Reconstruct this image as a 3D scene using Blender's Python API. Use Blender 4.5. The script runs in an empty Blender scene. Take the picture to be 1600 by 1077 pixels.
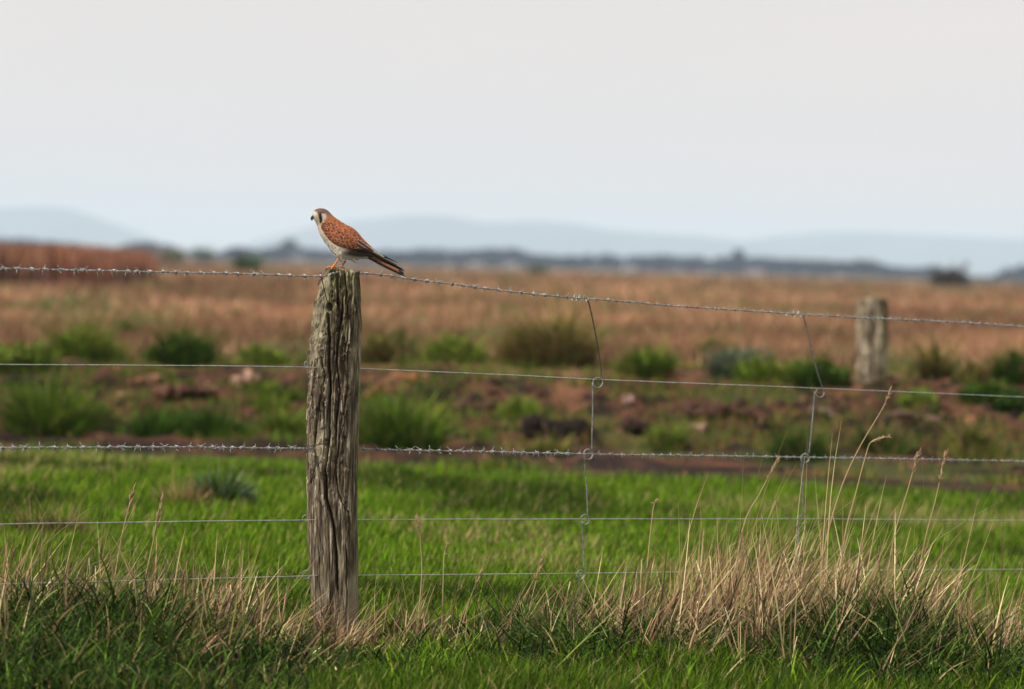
import bpy, math, random
import numpy as np
from mathutils import Vector
from mathutils.bvhtree import BVHTree

rng = np.random.default_rng(11)
random.seed(5)
SC = bpy.context.scene
COL = SC.collection
F, W, H, HORIZ, ROLL, CAMH = 7560.0, 1600, 1077, 416.0, math.radians(1.5), 1.10
D = 14.0                                     # metres to the near post

# ------------------------------------------------------------------ camera
pitch = math.atan((H / 2 - HORIZ) / F)
fwd = Vector((0, math.cos(pitch), -math.sin(pitch)))
U0 = Vector((0, math.sin(pitch), math.cos(pitch)))
X0 = Vector((1, 0, 0))
cr = X0 * math.cos(ROLL) + U0 * math.sin(ROLL)
cu = -X0 * math.sin(ROLL) + U0 * math.cos(ROLL)
CAM = Vector((0, 0, CAMH))


def P(px, py, d):
    """point of the place seen at photo pixel (px, py), d metres away along +Y"""
    r = fwd + cr * ((px - W / 2) / F) + cu * (-(py - H / 2) / F)
    return CAM + r * (d / r.y)


camd = bpy.data.cameras.new('camera')
cam = bpy.data.objects.new('camera', camd)
COL.objects.link(cam)
from mathutils import Matrix
M = Matrix((cr, cu, -fwd)).transposed().to_4x4()
M.translation = CAM
cam.matrix_world = M
camd.sensor_width = 36
camd.lens = F / W * 36
camd.clip_start = 0.5
camd.clip_end = 30000
camd.dof.use_dof = True
camd.dof.focus_distance = 13.98
camd.dof.aperture_fstop = 170.1 / 39.0        # about 39 mm of aperture
SC.camera = cam


# ------------------------------------------------------------------ noise
def _hash(ix, iy, iz, seed):
    n = (ix.astype(np.int64) * 374761393 + iy.astype(np.int64) * 668265263 + iz.astype(np.int64) * 2147483647 + seed * 144665) & 0xffffffff
    n = ((n ^ (n >> 13)) * 1274126177) & 0xffffffff
    n = ((n ^ (n >> 16)) * 2246822519) & 0xffffffff
    return (n ^ (n >> 15)) / 4294967295.0


def vnoise(x, y, z=0.0, seed=0):
    x, y, z = np.broadcast_arrays(np.asarray(x, float), np.asarray(y, float), np.asarray(z, float))
    fx, fy, fz = np.floor(x), np.floor(y), np.floor(z)
    tx, ty, tz = x - fx, y - fy, z - fz
    tx, ty, tz = [t * t * (3 - 2 * t) for t in (tx, ty, tz)]
    out = 0
    for a in (0, 1):
        for b in (0, 1):
            for c in (0, 1):
                w = (tx if a else 1 - tx) * (ty if b else 1 - ty) * (tz if c else 1 - tz)
                out = out + w * _hash(fx + a, fy + b, fz + c, seed)
    return out


def fbm(x, y, z=0.0, seed=0, oct=4, gain=.5):
    s, a, t = 0, 1.0, 0
    x, y, z = np.asarray(x, float), np.asarray(y, float), np.asarray(z, float)
    for i in range(oct):
        s = s + a * vnoise(x * 2 ** i, y * 2 ** i, z * 2 ** i, seed + i * 17)
        t += a
        a *= gain
    return s / t


def sstep(a, b, x):
    t = np.clip((np.asarray(x, float) - a) / (b - a), 0, 1)
    return t * t * (3 - 2 * t)


# ------------------------------------------------------------------ helpers
def tag(o, label=None, cat=None, group=None, kind=None):
    if label: o['label'] = label
    if cat: o['category'] = cat
    if group: o['group'] = group
    if kind: o['kind'] = kind
    return o


def empty(name, loc=(0, 0, 0)):
    o = bpy.data.objects.new(name, None)
    o.empty_display_size = .1
    COL.objects.link(o)
    o.location = loc
    return o


def make_obj(name, verts, faces, mat, parent=None, cols=None, smooth=True, mats=None, midx=None, origin=None):
    """verts (N,3) in world space; the parent's location is subtracted"""
    v = np.asarray(verts, float)
    org = np.zeros(3)
    if parent is not None:
        p = parent
        while p is not None:
            org += np.array(p.location); p = p.parent
    own = np.zeros(3)
    if origin is not None:
        own = np.array(origin, float) - org
    v = v - org - own
    me = bpy.data.meshes.new(name)
    if isinstance(faces, np.ndarray):
        k = faces.shape[1]
        me.vertices.add(len(v)); me.vertices.foreach_set('co', v.astype(np.float32).ravel())
        me.loops.add(faces.size); me.loops.foreach_set('vertex_index', faces.astype(np.int32).ravel())
        me.polygons.add(len(faces)); me.polygons.foreach_set('loop_start', np.arange(0, faces.size, k, dtype=np.int32))
        me.update(calc_edges=True)
    else:
        me.from_pydata([tuple(a) for a in v], [], [tuple(f) for f in faces])
    me.polygons.foreach_set('use_smooth', np.full(len(me.polygons), bool(smooth)))
    if cols is not None:
        c = np.asarray(cols, float)
        if c.shape[1] == 3: c = np.hstack([c, np.ones((len(c), 1))])
        a = me.color_attributes.new('col', 'FLOAT_COLOR', 'POINT')
        a.data.foreach_set('color', c.astype(np.float32).ravel())
    for m in (mats or [mat]): me.materials.append(m)
    if midx is not None: me.polygons.foreach_set('material_index', np.asarray(midx, np.int32))
    me.update()
    o = bpy.data.objects.new(name, me)
    COL.objects.link(o)
    o.location = own
    o.parent = parent
    return o


class Geo:
    def __init__(s): s.v, s.f, s.c, s.n = [], [], [], 0
    def add(s, v, f, col=(1, 1, 1)):
        v = np.asarray(v, float).reshape(-1, 3)
        s.v.append(v)
        for q in f: s.f.append([i + s.n for i in q])
        c = np.asarray(col, float)
        if c.ndim == 1: c = np.tile(c, (len(v), 1))
        s.c.append(c); s.n += len(v)
    def build(s, name, mat, parent=None, smooth=True, origin=None):
        return make_obj(name, np.vstack(s.v), s.f, mat, parent, np.vstack(s.c), smooth, origin=origin)


def catmull(pts, n):
    pts = np.asarray(pts, float)
    if len(pts) == 2: pts = np.array([pts[0], (pts[0] + pts[1]) / 2, pts[1]])
    p = np.vstack([2 * pts[0] - pts[1], pts, 2 * pts[-1] - pts[-2]])
    t = np.linspace(0, len(pts) - 1 - 1e-9, n)
    i = t.astype(int); u = (t - i)[:, None]
    a, b, c, d = p[i], p[i + 1], p[i + 2], p[i + 3]
    return .5 * (2 * b + (c - a) * u + (2 * a - 5 * b + 4 * c - d) * u ** 2 + (3 * b - a - 3 * c + d) * u ** 3)


def tube(g, pts, rad, sides=6, col=(1, 1, 1), caps=True):
    pts = np.asarray(pts, float); n = len(pts)
    rad = np.broadcast_to(np.asarray(rad, float), (n,))
    T = np.gradient(pts, axis=0); T /= np.linalg.norm(T, axis=1)[:, None] + 1e-12
    up = np.array([.13, .31, 1.0]) if abs(T[0][2]) < .8 * np.linalg.norm(T[0]) else np.array([1.0, .2, .1])
    nrm = np.cross(T[0], up); nrm /= np.linalg.norm(nrm)
    V = []
    for i in range(n):
        nrm = nrm - T[i] * nrm.dot(T[i]); nrm /= np.linalg.norm(nrm) + 1e-12
        b = np.cross(T[i], nrm)
        for k in range(sides):
            a = 2 * math.pi * k / sides
            V.append(pts[i] + rad[i] * (nrm * math.cos(a) + b * math.sin(a)))
    Fc = []
    for i in range(n - 1):
        for k in range(sides):
            k2 = (k + 1) % sides
            Fc.append([i * sides + k, i * sides + k2, (i + 1) * sides + k2, (i + 1) * sides + k])
    if caps:
        Fc.append(list(range(sides - 1, -1, -1))); Fc.append([(n - 1) * sides + k for k in range(sides)])
    g.add(V, Fc, col)


def ellipsoid(g, c, axes, r, col, nu=14, nv=10, lump=0, seed=0):
    V, Fc = [], []
    for j in range(nv + 1):
        th = math.pi * j / nv
        for i in range(nu):
            ph = 2 * math.pi * i / nu
            d = np.array([math.sin(th) * math.cos(ph), math.sin(th) * math.sin(ph), math.cos(th)])
            k = 1 + lump * (float(vnoise(d[0] * 1.7 + 5, d[1] * 1.7 + 5, d[2] * 1.7 + seed)) - .5)
            V.append(np.array(c) + sum(np.array(axes[q]) * r[q] * d[q] * k for q in range(3)))
    for j in range(nv):
        for i in range(nu):
            i2 = (i + 1) % nu
            Fc.append([j * nu + i, (j + 1) * nu + i, (j + 1) * nu + i2, j * nu + i2])
    g.add(V, Fc, col)


# ------------------------------------------------------------------ materials
def new_mat(name):
    m = bpy.data.materials.new(name); m.use_nodes = True
    nt = m.node_tree; nt.nodes.clear()
    out = nt.nodes.new('ShaderNodeOutputMaterial')
    b = nt.nodes.new('ShaderNodeBsdfPrincipled')
    nt.links.new(b.outputs[0], out.inputs[0])
    return m, nt, b, out


def noise_node(nt, scale, detail=4, vec=None, mapping=None, rough=.55):
    n = nt.nodes.new('ShaderNodeTexNoise'); n.inputs['Scale'].default_value = scale
    n.inputs['Detail'].default_value = detail; n.inputs['Roughness'].default_value = rough
    tc = nt.nodes.new('ShaderNodeTexCoord')
    if mapping:
        mp = nt.nodes.new('ShaderNodeMapping'); mp.inputs['Scale'].default_value = mapping
        nt.links.new(tc.outputs['Object'], mp.inputs[0]); nt.links.new(mp.outputs[0], n.inputs[0])
    else:
        nt.links.new(tc.outputs['Object'], n.inputs[0])
    return n


def ramp_node(nt, src, stops):
    r = nt.nodes.new('ShaderNodeValToRGB')
    while len(r.color_ramp.elements) < len(stops): r.color_ramp.elements.new(.5)
    for e, (p, c) in zip(r.color_ramp.elements, stops):
        e.position = p; e.color = (*c, 1) if len(c) == 3 else c
    nt.links.new(src, r.inputs[0])
    return r


def mixrgb(nt, a, b, fac, mode='MIX'):
    m = nt.nodes.new('ShaderNodeMix'); m.data_type = 'RGBA'; m.blend_type = mode
    for sock, v in ((m.inputs[0], fac), (m.inputs[6], a), (m.inputs[7], b)):
        if hasattr(v, 'is_linked'): nt.links.new(v, sock)
        elif isinstance(v, (int, float)): sock.default_value = v
        else: sock.default_value = (*v, 1)
    return m.outputs[2]


def attr_mat(name, rough=.6, transl=0.0, nscale=0, namt=.3, spec=.3, bump=0, tint=(1, 1, 1)):
    """colour of each piece from its own stored colour, varied by noise"""
    m, nt, b, out = new_mat(name)
    a = nt.nodes.new('ShaderNodeAttribute'); a.attribute_name = 'col'
    c = a.outputs['Color']
    if nscale:
        n = noise_node(nt, nscale, 3)
        r = ramp_node(nt, n.outputs[0], [(.3, (1 - namt,) * 3), (.7, (1 + namt,) * 3)])
        c = mixrgb(nt, c, r.outputs[0], 1.0, 'MULTIPLY')
        if bump:
            bp = nt.nodes.new('ShaderNodeBump'); bp.inputs['Strength'].default_value = bump
            bp.inputs['Distance'].default_value = .002
            nt.links.new(n.outputs[0], bp.inputs['Height']); nt.links.new(bp.outputs[0], b.inputs['Normal'])
    if tint != (1, 1, 1): c = mixrgb(nt, c, tint, 1.0, 'MULTIPLY')
    nt.links.new(c, b.inputs['Base Color'])
    b.inputs['Roughness'].default_value = rough
    b.inputs['Specular IOR Level'].default_value = spec
    if transl:
        t = nt.nodes.new('ShaderNodeBsdfTranslucent'); nt.links.new(c, t.inputs[0])
        mx = nt.nodes.new('ShaderNodeMixShader'); mx.inputs[0].default_value = transl
        nt.links.new(b.outputs[0], mx.inputs[1]); nt.links.new(t.outputs[0], mx.inputs[2])
        nt.links.new(mx.outputs[0], out.inputs[0])
    return m


M_GRASS = attr_mat('grass_blades', .65, .24, spec=.08)
M_LEAF = attr_mat('bush_leaves', .7, .18, spec=.06)
M_FAR = attr_mat('distant_foliage', .8, .1, spec=.1)
M_FEATHER = attr_mat('feathers', .8, 0, nscale=900, namt=.16, spec=.12, bump=.5)
M_HORN = attr_mat('horn_and_skin', .45, 0, nscale=1200, namt=.2, spec=.4)
M_SOIL = attr_mat('soil_clods', .95, 0, nscale=40, namt=.4, spec=.1, bump=.6)
M_HOUSE = attr_mat('far_house_walls', .8, 0, nscale=2, namt=.1)


def metal(name, c1, c2, rough=.5, metallic=.5):
    m, nt, b, out = new_mat(name)
    n = noise_node(nt, 70, 4)
    r = ramp_node(nt, n.outputs[0], [(.35, c1), (.65, c2)])
    nt.links.new(r.outputs[0], b.inputs['Base Color'])
    b.inputs['Roughness'].default_value = rough; b.inputs['Metallic'].default_value = metallic
    return m


M_WIRE = metal('weathered_galvanised_wire', (.11, .105, .10), (.46, .46, .44), .5, .2)
M_BARB = metal('barb_wire_points', (.08, .075, .07), (.34, .34, .32), .5, .2)
M_PLAIN = metal('plain_galvanised_wire', (.24, .26, .25), (.50, .52, .50), .4, .3)
M_STAY = metal('dull_stay_wire', (.10, .105, .10), (.24, .25, .25), .55, .35)
M_DARKWIRE = metal('rusty_tie_wire', (.018, .014, .012), (.06, .045, .035), .75, .1)
M_EYE, nt, b, out = new_mat('dark_eye')
n = noise_node(nt, 600, 2); r = ramp_node(nt, n.outputs[0], [(0, (.01, .007, .004)), (1, (.02, .012, .008))])
nt.links.new(r.outputs[0], b.inputs['Base Color']); b.inputs['Roughness'].default_value = .12


def wood_mat(name, tone=1.0):
    m, nt, b, out = new_mat(name)
    n1 = noise_node(nt, 1, 6, mapping=(120, 120, 8), rough=.68)
    base = ramp_node(nt, n1.outputs[0], [(.32, (.012 * tone, .008 * tone, .006 * tone)), (.46, (.058 * tone, .041 * tone, .026 * tone)),
                                         (.56, (.145 * tone, .115 * tone, .072 * tone)), (.68, (.46 * tone, .40 * tone, .31 * tone))])
    n2 = noise_node(nt, 1, 4, mapping=(14, 14, 3.2))
    f2 = ramp_node(nt, n2.outputs[0], [(.52, (0, 0, 0)), (.60, (1, 1, 1))])
    c = mixrgb(nt, base.outputs[0], (.30 * tone, .27 * tone, .21 * tone), .0)
    # algae: green-brown film on the upper part and the weather side
    tc = nt.nodes.new('ShaderNodeTexCoord'); sp = nt.nodes.new('ShaderNodeSeparateXYZ'); nt.links.new(tc.outputs['Object'], sp.inputs[0])
    mr = nt.nodes.new('ShaderNodeMapRange'); mr.inputs[1].default_value = .012; mr.inputs[2].default_value = .06
    nt.links.new(sp.outputs[0], mr.inputs[0])
    mr2 = nt.nodes.new('ShaderNodeMapRange'); mr2.inputs[1].default_value = .86; mr2.inputs[2].default_value = 1.05
    nt.links.new(sp.outputs[2], mr2.inputs[0])
    mx = nt.nodes.new('ShaderNodeMath'); mx.operation = 'MAXIMUM'; nt.links.new(mr.outputs[0], mx.inputs[0]); nt.links.new(mr2.outputs[0], mx.inputs[1])
    mm = nt.nodes.new('ShaderNodeMath'); mm.operation = 'MULTIPLY'; mm.inputs[1].default_value = .9; nt.links.new(mx.outputs[0], mm.inputs[0])
    green = mixrgb(nt, c, (.55, .62, .34), 1.0, 'MULTIPLY')
    c = mixrgb(nt, c, green, mm.outputs[0])
    mm2 = nt.nodes.new('ShaderNodeMath'); mm2.operation = 'MULTIPLY'; mm2.inputs[1].default_value = .45
    sepc = nt.nodes.new('ShaderNodeSeparateColor'); nt.links.new(f2.outputs[0], sepc.inputs[0]); nt.links.new(sepc.outputs[0], mm2.inputs[0])
    c = mixrgb(nt, c, (.40 * tone, .345 * tone, .235 * tone), mm2.outputs[0])
    nt.links.new(c, b.inputs['Base Color'])
    b.inputs['Roughness'].default_value = .85; b.inputs['Specular IOR Level'].default_value = .2
    bp = nt.nodes.new('ShaderNodeBump'); bp.inputs['Strength'].default_value = .7; bp.inputs['Distance'].default_value = .004
    nt.links.new(n1.outputs[0], bp.inputs['Height']); nt.links.new(bp.outputs[0], b.inputs['Normal'])
    return m


M_WOOD = wood_mat('weathered_post_timber')
M_WOOD2 = wood_mat('grey_post_timber', 1.3)


# ------------------------------------------------------------------ terrain
POSTZ = 0.0


def gz(x, d):
    """height of the land"""
    x = np.asarray(x, float); d = np.asarray(d, float)
    nearw = 1 - sstep(22, 30, d)
    z = -.028 * np.clip(x + .5, -1.5, 3) * nearw
    z = z + nearw * (.05 * (fbm(x * 1.3, d * .9, 0, 3) - .5))
    # foreground humps the rank grass grows on
    z = z + .07 * np.exp(-((x + 1.15) / .5) ** 2 - ((d - 13.0) / .6) ** 2)
    z = z + .08 * np.exp(-((x - .95) / .55) ** 2 - ((d - 14.0) / .6) ** 2)
    z = z - POSTZ * np.exp(-((x + .51) / .35) ** 2 - ((d - 13.6) / .9) ** 2)
    # shallow scrape before the bank
    z = z - .05 * sstep(26.5, 27.6, d) * (1 - sstep(29, 30.5, d))
    crest = .37 + .05 * (vnoise(x * .45, 3.3, 0, 8) - .5)
    rise = sstep(29.3 + .8 * vnoise(x * .4, 1.1, 0, 9), 34.2, d)
    z = z + rise * crest
    lump = np.exp(-((d - 31.3) / 2.6) ** 2)
    z = z + lump * (.24 * (fbm(x * 1.1, d * 1.1, 0, 21, 5, .6) - .5) + .09 * (1 - np.abs(2 * vnoise(x * 3.1, d * 3.1, 0, 40) - 1)) - .04 + .09 * (vnoise(x * 6.3, d * 6.3, 0, 44) - .5))
    far = sstep(34, 60, d)
    z = z + far * .10 * (fbm(x * .08, d * .03, 0, 31) - .5)
    return z


_p = P(524, 1003, D); POSTZ = (float(gz(_p.x, D)) - _p.z) / math.exp(-((_p.x + .51) / .35) ** 2 - (.4 / .9) ** 2)


def ground_hit(px, py, lo=12.0, hi=2500.0):
    ds = np.concatenate([np.arange(lo, 45, .05), np.geomspace(45, hi, 600)])
    a = P(px, py, 1.0) - CAM
    hit = np.where(CAM.z + a.z * ds <= gz(a.x * ds, ds))[0]
    d = float(ds[hit[0]]) if len(hit) else hi
    return P(px, py, d), d


def ground_colour(x, d):
    """soil and thatch colours of the land itself"""
    n1 = fbm(x * 1.2, d * .8, 0, 51); n2 = fbm(x * 4, d * 4, 0, 52); n3 = fbm(x * .12, d * .035, 0, 53); n4 = fbm(x * .5, d * .2, 0, 54)
    def C(r, g, b): return np.array([r, g, b])[None, :]
    def L(a, b, t): return a + (b - a) * t[:, None]
    o = np.ones_like(x)[:, None]
    grass = L(C(.014, .018, .006) * o, C(.035, .04, .010) * o, n2)
    soil = L(C(.011, .006, .004) * o, C(.070, .030, .018) * o, sstep(.38, .68, n2))
    soil = L(soil, C(.05, .065, .014) * o, sstep(.55, .65, n1) * .6)
    soil = L(soil, C(.16, .072, .042) * o, .8 * sstep(.62, .72, fbm(x * 2.6, d * 2.6, 0, 57)) * sstep(30, 33, d))
    straw = L(C(.25, .12, .068) * o, C(.33, .185, .10) * o, sstep(.3, .7, n4))
    straw = L(straw, C(.16, .105, .06) * o, sstep(.5, .65, n3) * .7)
    green_far = L(straw, C(.10, .105, .045) * o, sstep(.45, .6, n4))
    c = L(grass, soil, sstep(25.2, 26.0, d + .8 * (n1 - .5)))
    c = L(c, straw, sstep(33, 35.5, d))
    c = L(c, green_far, sstep(160, 420, d))
    return c


ds = np.concatenate([np.arange(3, 11, .5), np.arange(11, 26, .1), np.arange(26, 36, .05), np.geomspace(36, 9800, 260)])
us = np.linspace(-1, 1, 281)
us = np.sign(us) * (.45 * np.abs(us) + .55 * np.abs(us) ** 3)
DD, UU = np.meshgrid(ds, us, indexing='ij')
half = 6 + .3 * DD
XX = UU * half
ZZ = gz(XX, DD)
V = np.stack([XX.ravel(), DD.ravel(), ZZ.ravel()], 1)
nr, nc = DD.shape
I = np.arange(nr * nc).reshape(nr, nc)
Fq = np.stack([I[:-1, :-1].ravel(), I[:-1, 1:].ravel(), I[1:, 1:].ravel(), I[1:, :-1].ravel()], 1)
mg, nt, b, out = new_mat('land_soil_and_thatch')
a = nt.nodes.new('ShaderNodeAttribute'); a.attribute_name = 'col'
n = noise_node(nt, 9, 6, rough=.7); rr = ramp_node(nt, n.outputs[0], [(.3, (.6, .6, .6)), (.7, (1.35, 1.3, 1.25))])
c = mixrgb(nt, a.outputs['Color'], rr.outputs[0], 1.0, 'MULTIPLY')
n = noise_node(nt, .25, 4, mapping=(1, .25, 1)); rr = ramp_node(nt, n.outputs[0], [(.35, (.78, .8, .78)), (.65, (1.15, 1.12, 1.1))])
c = mixrgb(nt, c, rr.outputs[0], 1.0, 'MULTIPLY')
nt.links.new(c, b.inputs['Base Color']); b.inputs['Roughness'].default_value = .95; b.inputs['Specular IOR Level'].default_value = .1
n = noise_node(nt, 30, 5); bp = nt.nodes.new('ShaderNodeBump'); bp.inputs['Strength'].default_value = .8; bp.inputs['Distance'].default_value = .03
nt.links.new(n.outputs[0], bp.inputs['Height']); nt.links.new(bp.outputs[0], b.inputs['Normal'])
tag(make_obj('ground', V, Fq, mg, cols=ground_colour(V[:, 0], V[:, 1])), kind='structure')


# ------------------------------------------------------------------ blades
def blades(base, height, width, az, lean, bend, segs, c0, c1, taper=1.6, face=None, broken=0.0):
    """N curved blades as strips; c0 colour at the foot, c1 at the tip"""
    N = len(base); t = np.linspace(0, 1, segs + 1)
    az = np.asarray(az); dirx, diry = np.cos(az), np.sin(az)
    if face is None: face = rng.uniform(0, math.pi, N)
    wx, wy = np.cos(face), np.sin(face)
    pos = np.array(base, float).copy()
    Vv = np.zeros((N, segs + 1, 2, 3)); Cc = np.zeros((N, segs + 1, 2, 3))
    sl = height / segs
    kt = np.where(rng.random(N) < broken, rng.uniform(.35, .85, N), 9.0); ka = rng.normal(1.3, .7, N)
    for k in range(segs + 1):
        w = width * .5 * (1 - t[k] ** taper * .93)
        Vv[:, k, 0] = pos - np.stack([wx * w, wy * w, 0 * w], 1)
        Vv[:, k, 1] = pos + np.stack([wx * w, wy * w, 0 * w], 1)
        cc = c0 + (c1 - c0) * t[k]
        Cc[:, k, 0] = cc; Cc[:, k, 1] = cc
        th = lean + bend * (t[k] + .5 / segs) ** 1.5 + ka * (t[k] > kt)
        pos = pos + np.stack([np.sin(th) * dirx * sl, np.sin(th) * diry * sl, np.cos(th) * sl], 1)
    idx = np.arange(N * (segs + 1) * 2).reshape(N, segs + 1, 2)
    Fc = np.stack([idx[:, :-1, 0], idx[:, :-1, 1], idx[:, 1:, 1], idx[:, 1:, 0]], -1).reshape(-1, 4)
    return Vv.reshape(-1, 3), Fc, Cc.reshape(-1, 3)


def merge(parts):
    Vs, Fs, Cs, n = [], [], [], 0
    for v, f, c in parts:
        Vs.append(v); Fs.append(f + n); Cs.append(c); n += len(v)
    return np.vstack(Vs), np.vstack(Fs), np.vstack(Cs)


def palette(n, cols, w=None, jit=.22):
    cols = np.array(cols); i = rng.choice(len(cols), n, p=None if w is None else np.array(w) / sum(w))
    c = cols[i] * (1 + rng.normal(0, jit, (n, 1))) * (1 + rng.normal(0, .05, (n, 3)))
    return np.clip(c, .002, .9)


def scatter(n, d0, d1, margin=.5, power=1.0):
    d = d0 + (d1 - d0) * rng.random(n) ** power
    x = rng.uniform(-1, 1, n) * (.112 * d + margin + .8 * sstep(15, 40, d) + .02 * np.clip(d - 30, 0, 200))
    return x, d


GREENS = [(.085, .185, .003), (.125, .245, .005), (.035, .080, .003), (.16, .22, .012)]
DEEP = [(.015, .033, .004), (.028, .060, .006), (.065, .12, .013), (.009, .020, .003)]
STRAW = [(.37, .255, .135), (.22, .14, .075), (.58, .44, .25), (.08, .05, .03), (.31, .20, .115), (.19, .20, .05)]


def base_at(x, d, dz=-.01): return np.stack([x, d, gz(x, d) + dz], 1)


# pasture: short green sward
def sward(n, d0, d1, h0, h1, wd, power=1.0, segs=2, tone=1.0):
    x, d = scatter(n, d0, d1, power=power)
    cl = fbm(x * 1.6, d * .8, 0, 61); cl2 = fbm(x * 5, d * 3, 0, 62)
    h = (h0 + (h1 - h0) * rng.random(n)) * (.55 + .9 * cl) * (1 + .5 * sstep(.55, .8, cl2))
    pxx = 800 + x / d * F
    bare = ((pxx > 835) & (d > 13.3 + .25 * (vnoise(x * 4, 0.3, 0, 66) - .5)) & (d < 15.1)) | ((pxx < 470 + 60 * vnoise(d * 3, .7, 0, 67)) & (d < 13.9))
    kp = ~bare | (rng.random(n) < .10)
    x, d, cl, h = x[kp], d[kp], cl[kp], h[kp]; n = len(x)
    h = h * (1 - .72 * np.exp(-((x + .50) / .3) ** 2 - ((d - 13.3) / .9) ** 4))
    base = base_at(x, d)
    c = palette(n, GREENS, [4, 3, 4, 1.5], .34) * np.array([tone * .95, tone * .90, tone * .9])
    dark = sstep(.55, .72, fbm(x * .9 + 9, d * .5, 0, 63))[:, None]
    c = c * (1 - .6 * dark)
    dry = (rng.random(n) < .05 + .3 * sstep(.58, .7, fbm(x * .8, d * .6, 0, 64)))[:, None]
    c = np.where(dry, palette(n, [(.30, .24, .09), (.34, .25, .12)]), c)
    az = rng.normal(0.1, 1.3, n)
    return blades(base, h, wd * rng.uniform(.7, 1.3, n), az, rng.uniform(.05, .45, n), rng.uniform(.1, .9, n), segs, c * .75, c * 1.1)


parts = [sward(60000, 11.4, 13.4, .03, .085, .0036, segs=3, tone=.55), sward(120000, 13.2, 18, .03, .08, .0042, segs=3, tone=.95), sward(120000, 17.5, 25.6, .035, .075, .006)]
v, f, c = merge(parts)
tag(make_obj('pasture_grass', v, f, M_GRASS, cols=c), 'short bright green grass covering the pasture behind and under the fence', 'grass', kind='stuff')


def px_to_x(px, d): return (np.asarray(px) - 800) * np.asarray(d) / F


# rank deep green grass: long arching blades in the verge
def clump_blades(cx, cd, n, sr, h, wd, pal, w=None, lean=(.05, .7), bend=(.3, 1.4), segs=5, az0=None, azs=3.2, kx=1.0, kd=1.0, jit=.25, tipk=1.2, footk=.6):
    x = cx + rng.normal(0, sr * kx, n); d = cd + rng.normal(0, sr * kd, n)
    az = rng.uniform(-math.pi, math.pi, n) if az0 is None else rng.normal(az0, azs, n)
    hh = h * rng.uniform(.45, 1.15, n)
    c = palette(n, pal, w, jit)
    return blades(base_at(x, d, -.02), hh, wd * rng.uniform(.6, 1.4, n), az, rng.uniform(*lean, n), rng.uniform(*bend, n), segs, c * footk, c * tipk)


parts = []
#      px   depth  n    spread  height
RANK = [(960, 13.1, 200, .14, .10), (640, 14.2, 200, .12, .12), (700, 14.4, 200, .12, .13), (790, 14.6, 160, .12, .13), (600, 13.4, 220, .14, .09), (740, 13.2, 260, .15, .09), (840, 12.9, 220, .14, .09), (560, 12.9, 200, .14, .08)]
for px in range(-20, 450, 42):
    for d, h in ((11.9, .11), (12.1, .13), (12.35, .15), (12.65, .19), (12.95, .22), (13.3, .20)):
        RANK.append((px + rng.uniform(-15, 15), d, 190, .10, h * (.95 if px < 330 else .7 - .002 * (px - 330)) * rng.uniform(.6, 1.3)))
for px in range(840, 1660, 48):
    hk = .8 + .5 * math.exp(-((px - 1400) / 90) ** 2) + .35 * math.exp(-((px - 960) / 90) ** 2)
    for d, h in ((13.3, .13), (13.55, .19), (13.85, .21), (14.2, .20), (14.6, .18)):
        RANK.append((px + rng.uniform(-18, 18), d, 230, .11, h * hk * rng.uniform(.75, 1.2)))
for px, d, n, s, h in RANK:
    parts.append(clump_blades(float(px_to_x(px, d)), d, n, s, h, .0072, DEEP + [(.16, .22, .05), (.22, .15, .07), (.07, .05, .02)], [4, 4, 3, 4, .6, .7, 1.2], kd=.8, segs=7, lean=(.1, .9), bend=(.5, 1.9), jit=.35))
for k in range(190):      # smaller tufts dotted through the verge
    d = rng.uniform(12.2, 15.8); x = rng.uniform(-1, 1) * (.11 * d + .3)
    if 430 < 800 + x / d * F < 640 and d < 14: continue
    parts.append(clump_blades(x, d, 70, .05, rng.uniform(.07, .15), .0055, DEEP + GREENS, None))
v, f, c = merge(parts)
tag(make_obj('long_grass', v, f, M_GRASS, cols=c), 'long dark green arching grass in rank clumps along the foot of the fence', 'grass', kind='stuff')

# dead straw-coloured stalks leaning to the right
parts = []


def straw(px, d, n, spx, sd, h, lean=.42, wd=.0046, bend=(-.1, .5), segs=5, pal=STRAW, w=(3, 3, 2, 2.5, 2, 1.2), hmin=.22):
    n = int(n * .95)
    pp = rng.normal(px, spx, n); dd = rng.normal(d, sd, n)
    x = px_to_x(pp, dd)
    # stems rise in bunches, not one by one
    k = max(3, n // 9); ci = rng.integers(0, k, n); x = x[ci] + rng.normal(0, .012, n); dd = dd[ci] + rng.normal(0, .012, n)
    bl = rng.normal(lean, .30, k)[ci]; bh = rng.uniform(.6, 1.1, k)[ci]
    hh = h * bh * (hmin + (1.15 - hmin) * rng.random(n) ** 1.7)
    ln = bl + rng.normal(0, .20, n)
    az = np.where(rng.random(n) < .80, rng.normal(0, .55, n), rng.uniform(-3.1, 3.1, n))
    c = palette(n, pal, list(w), .22)
    bb = base_at(x, dd, -.01)
    parts.append(blades(bb, hh, wd * rng.uniform(.35, 1.5, n), az, ln, rng.uniform(*bend, n) * np.where(rng.random(n) < .08, 3.5, 1), segs + 1, c * .8, c * 1.15, taper=2.2, broken=.22))


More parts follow.
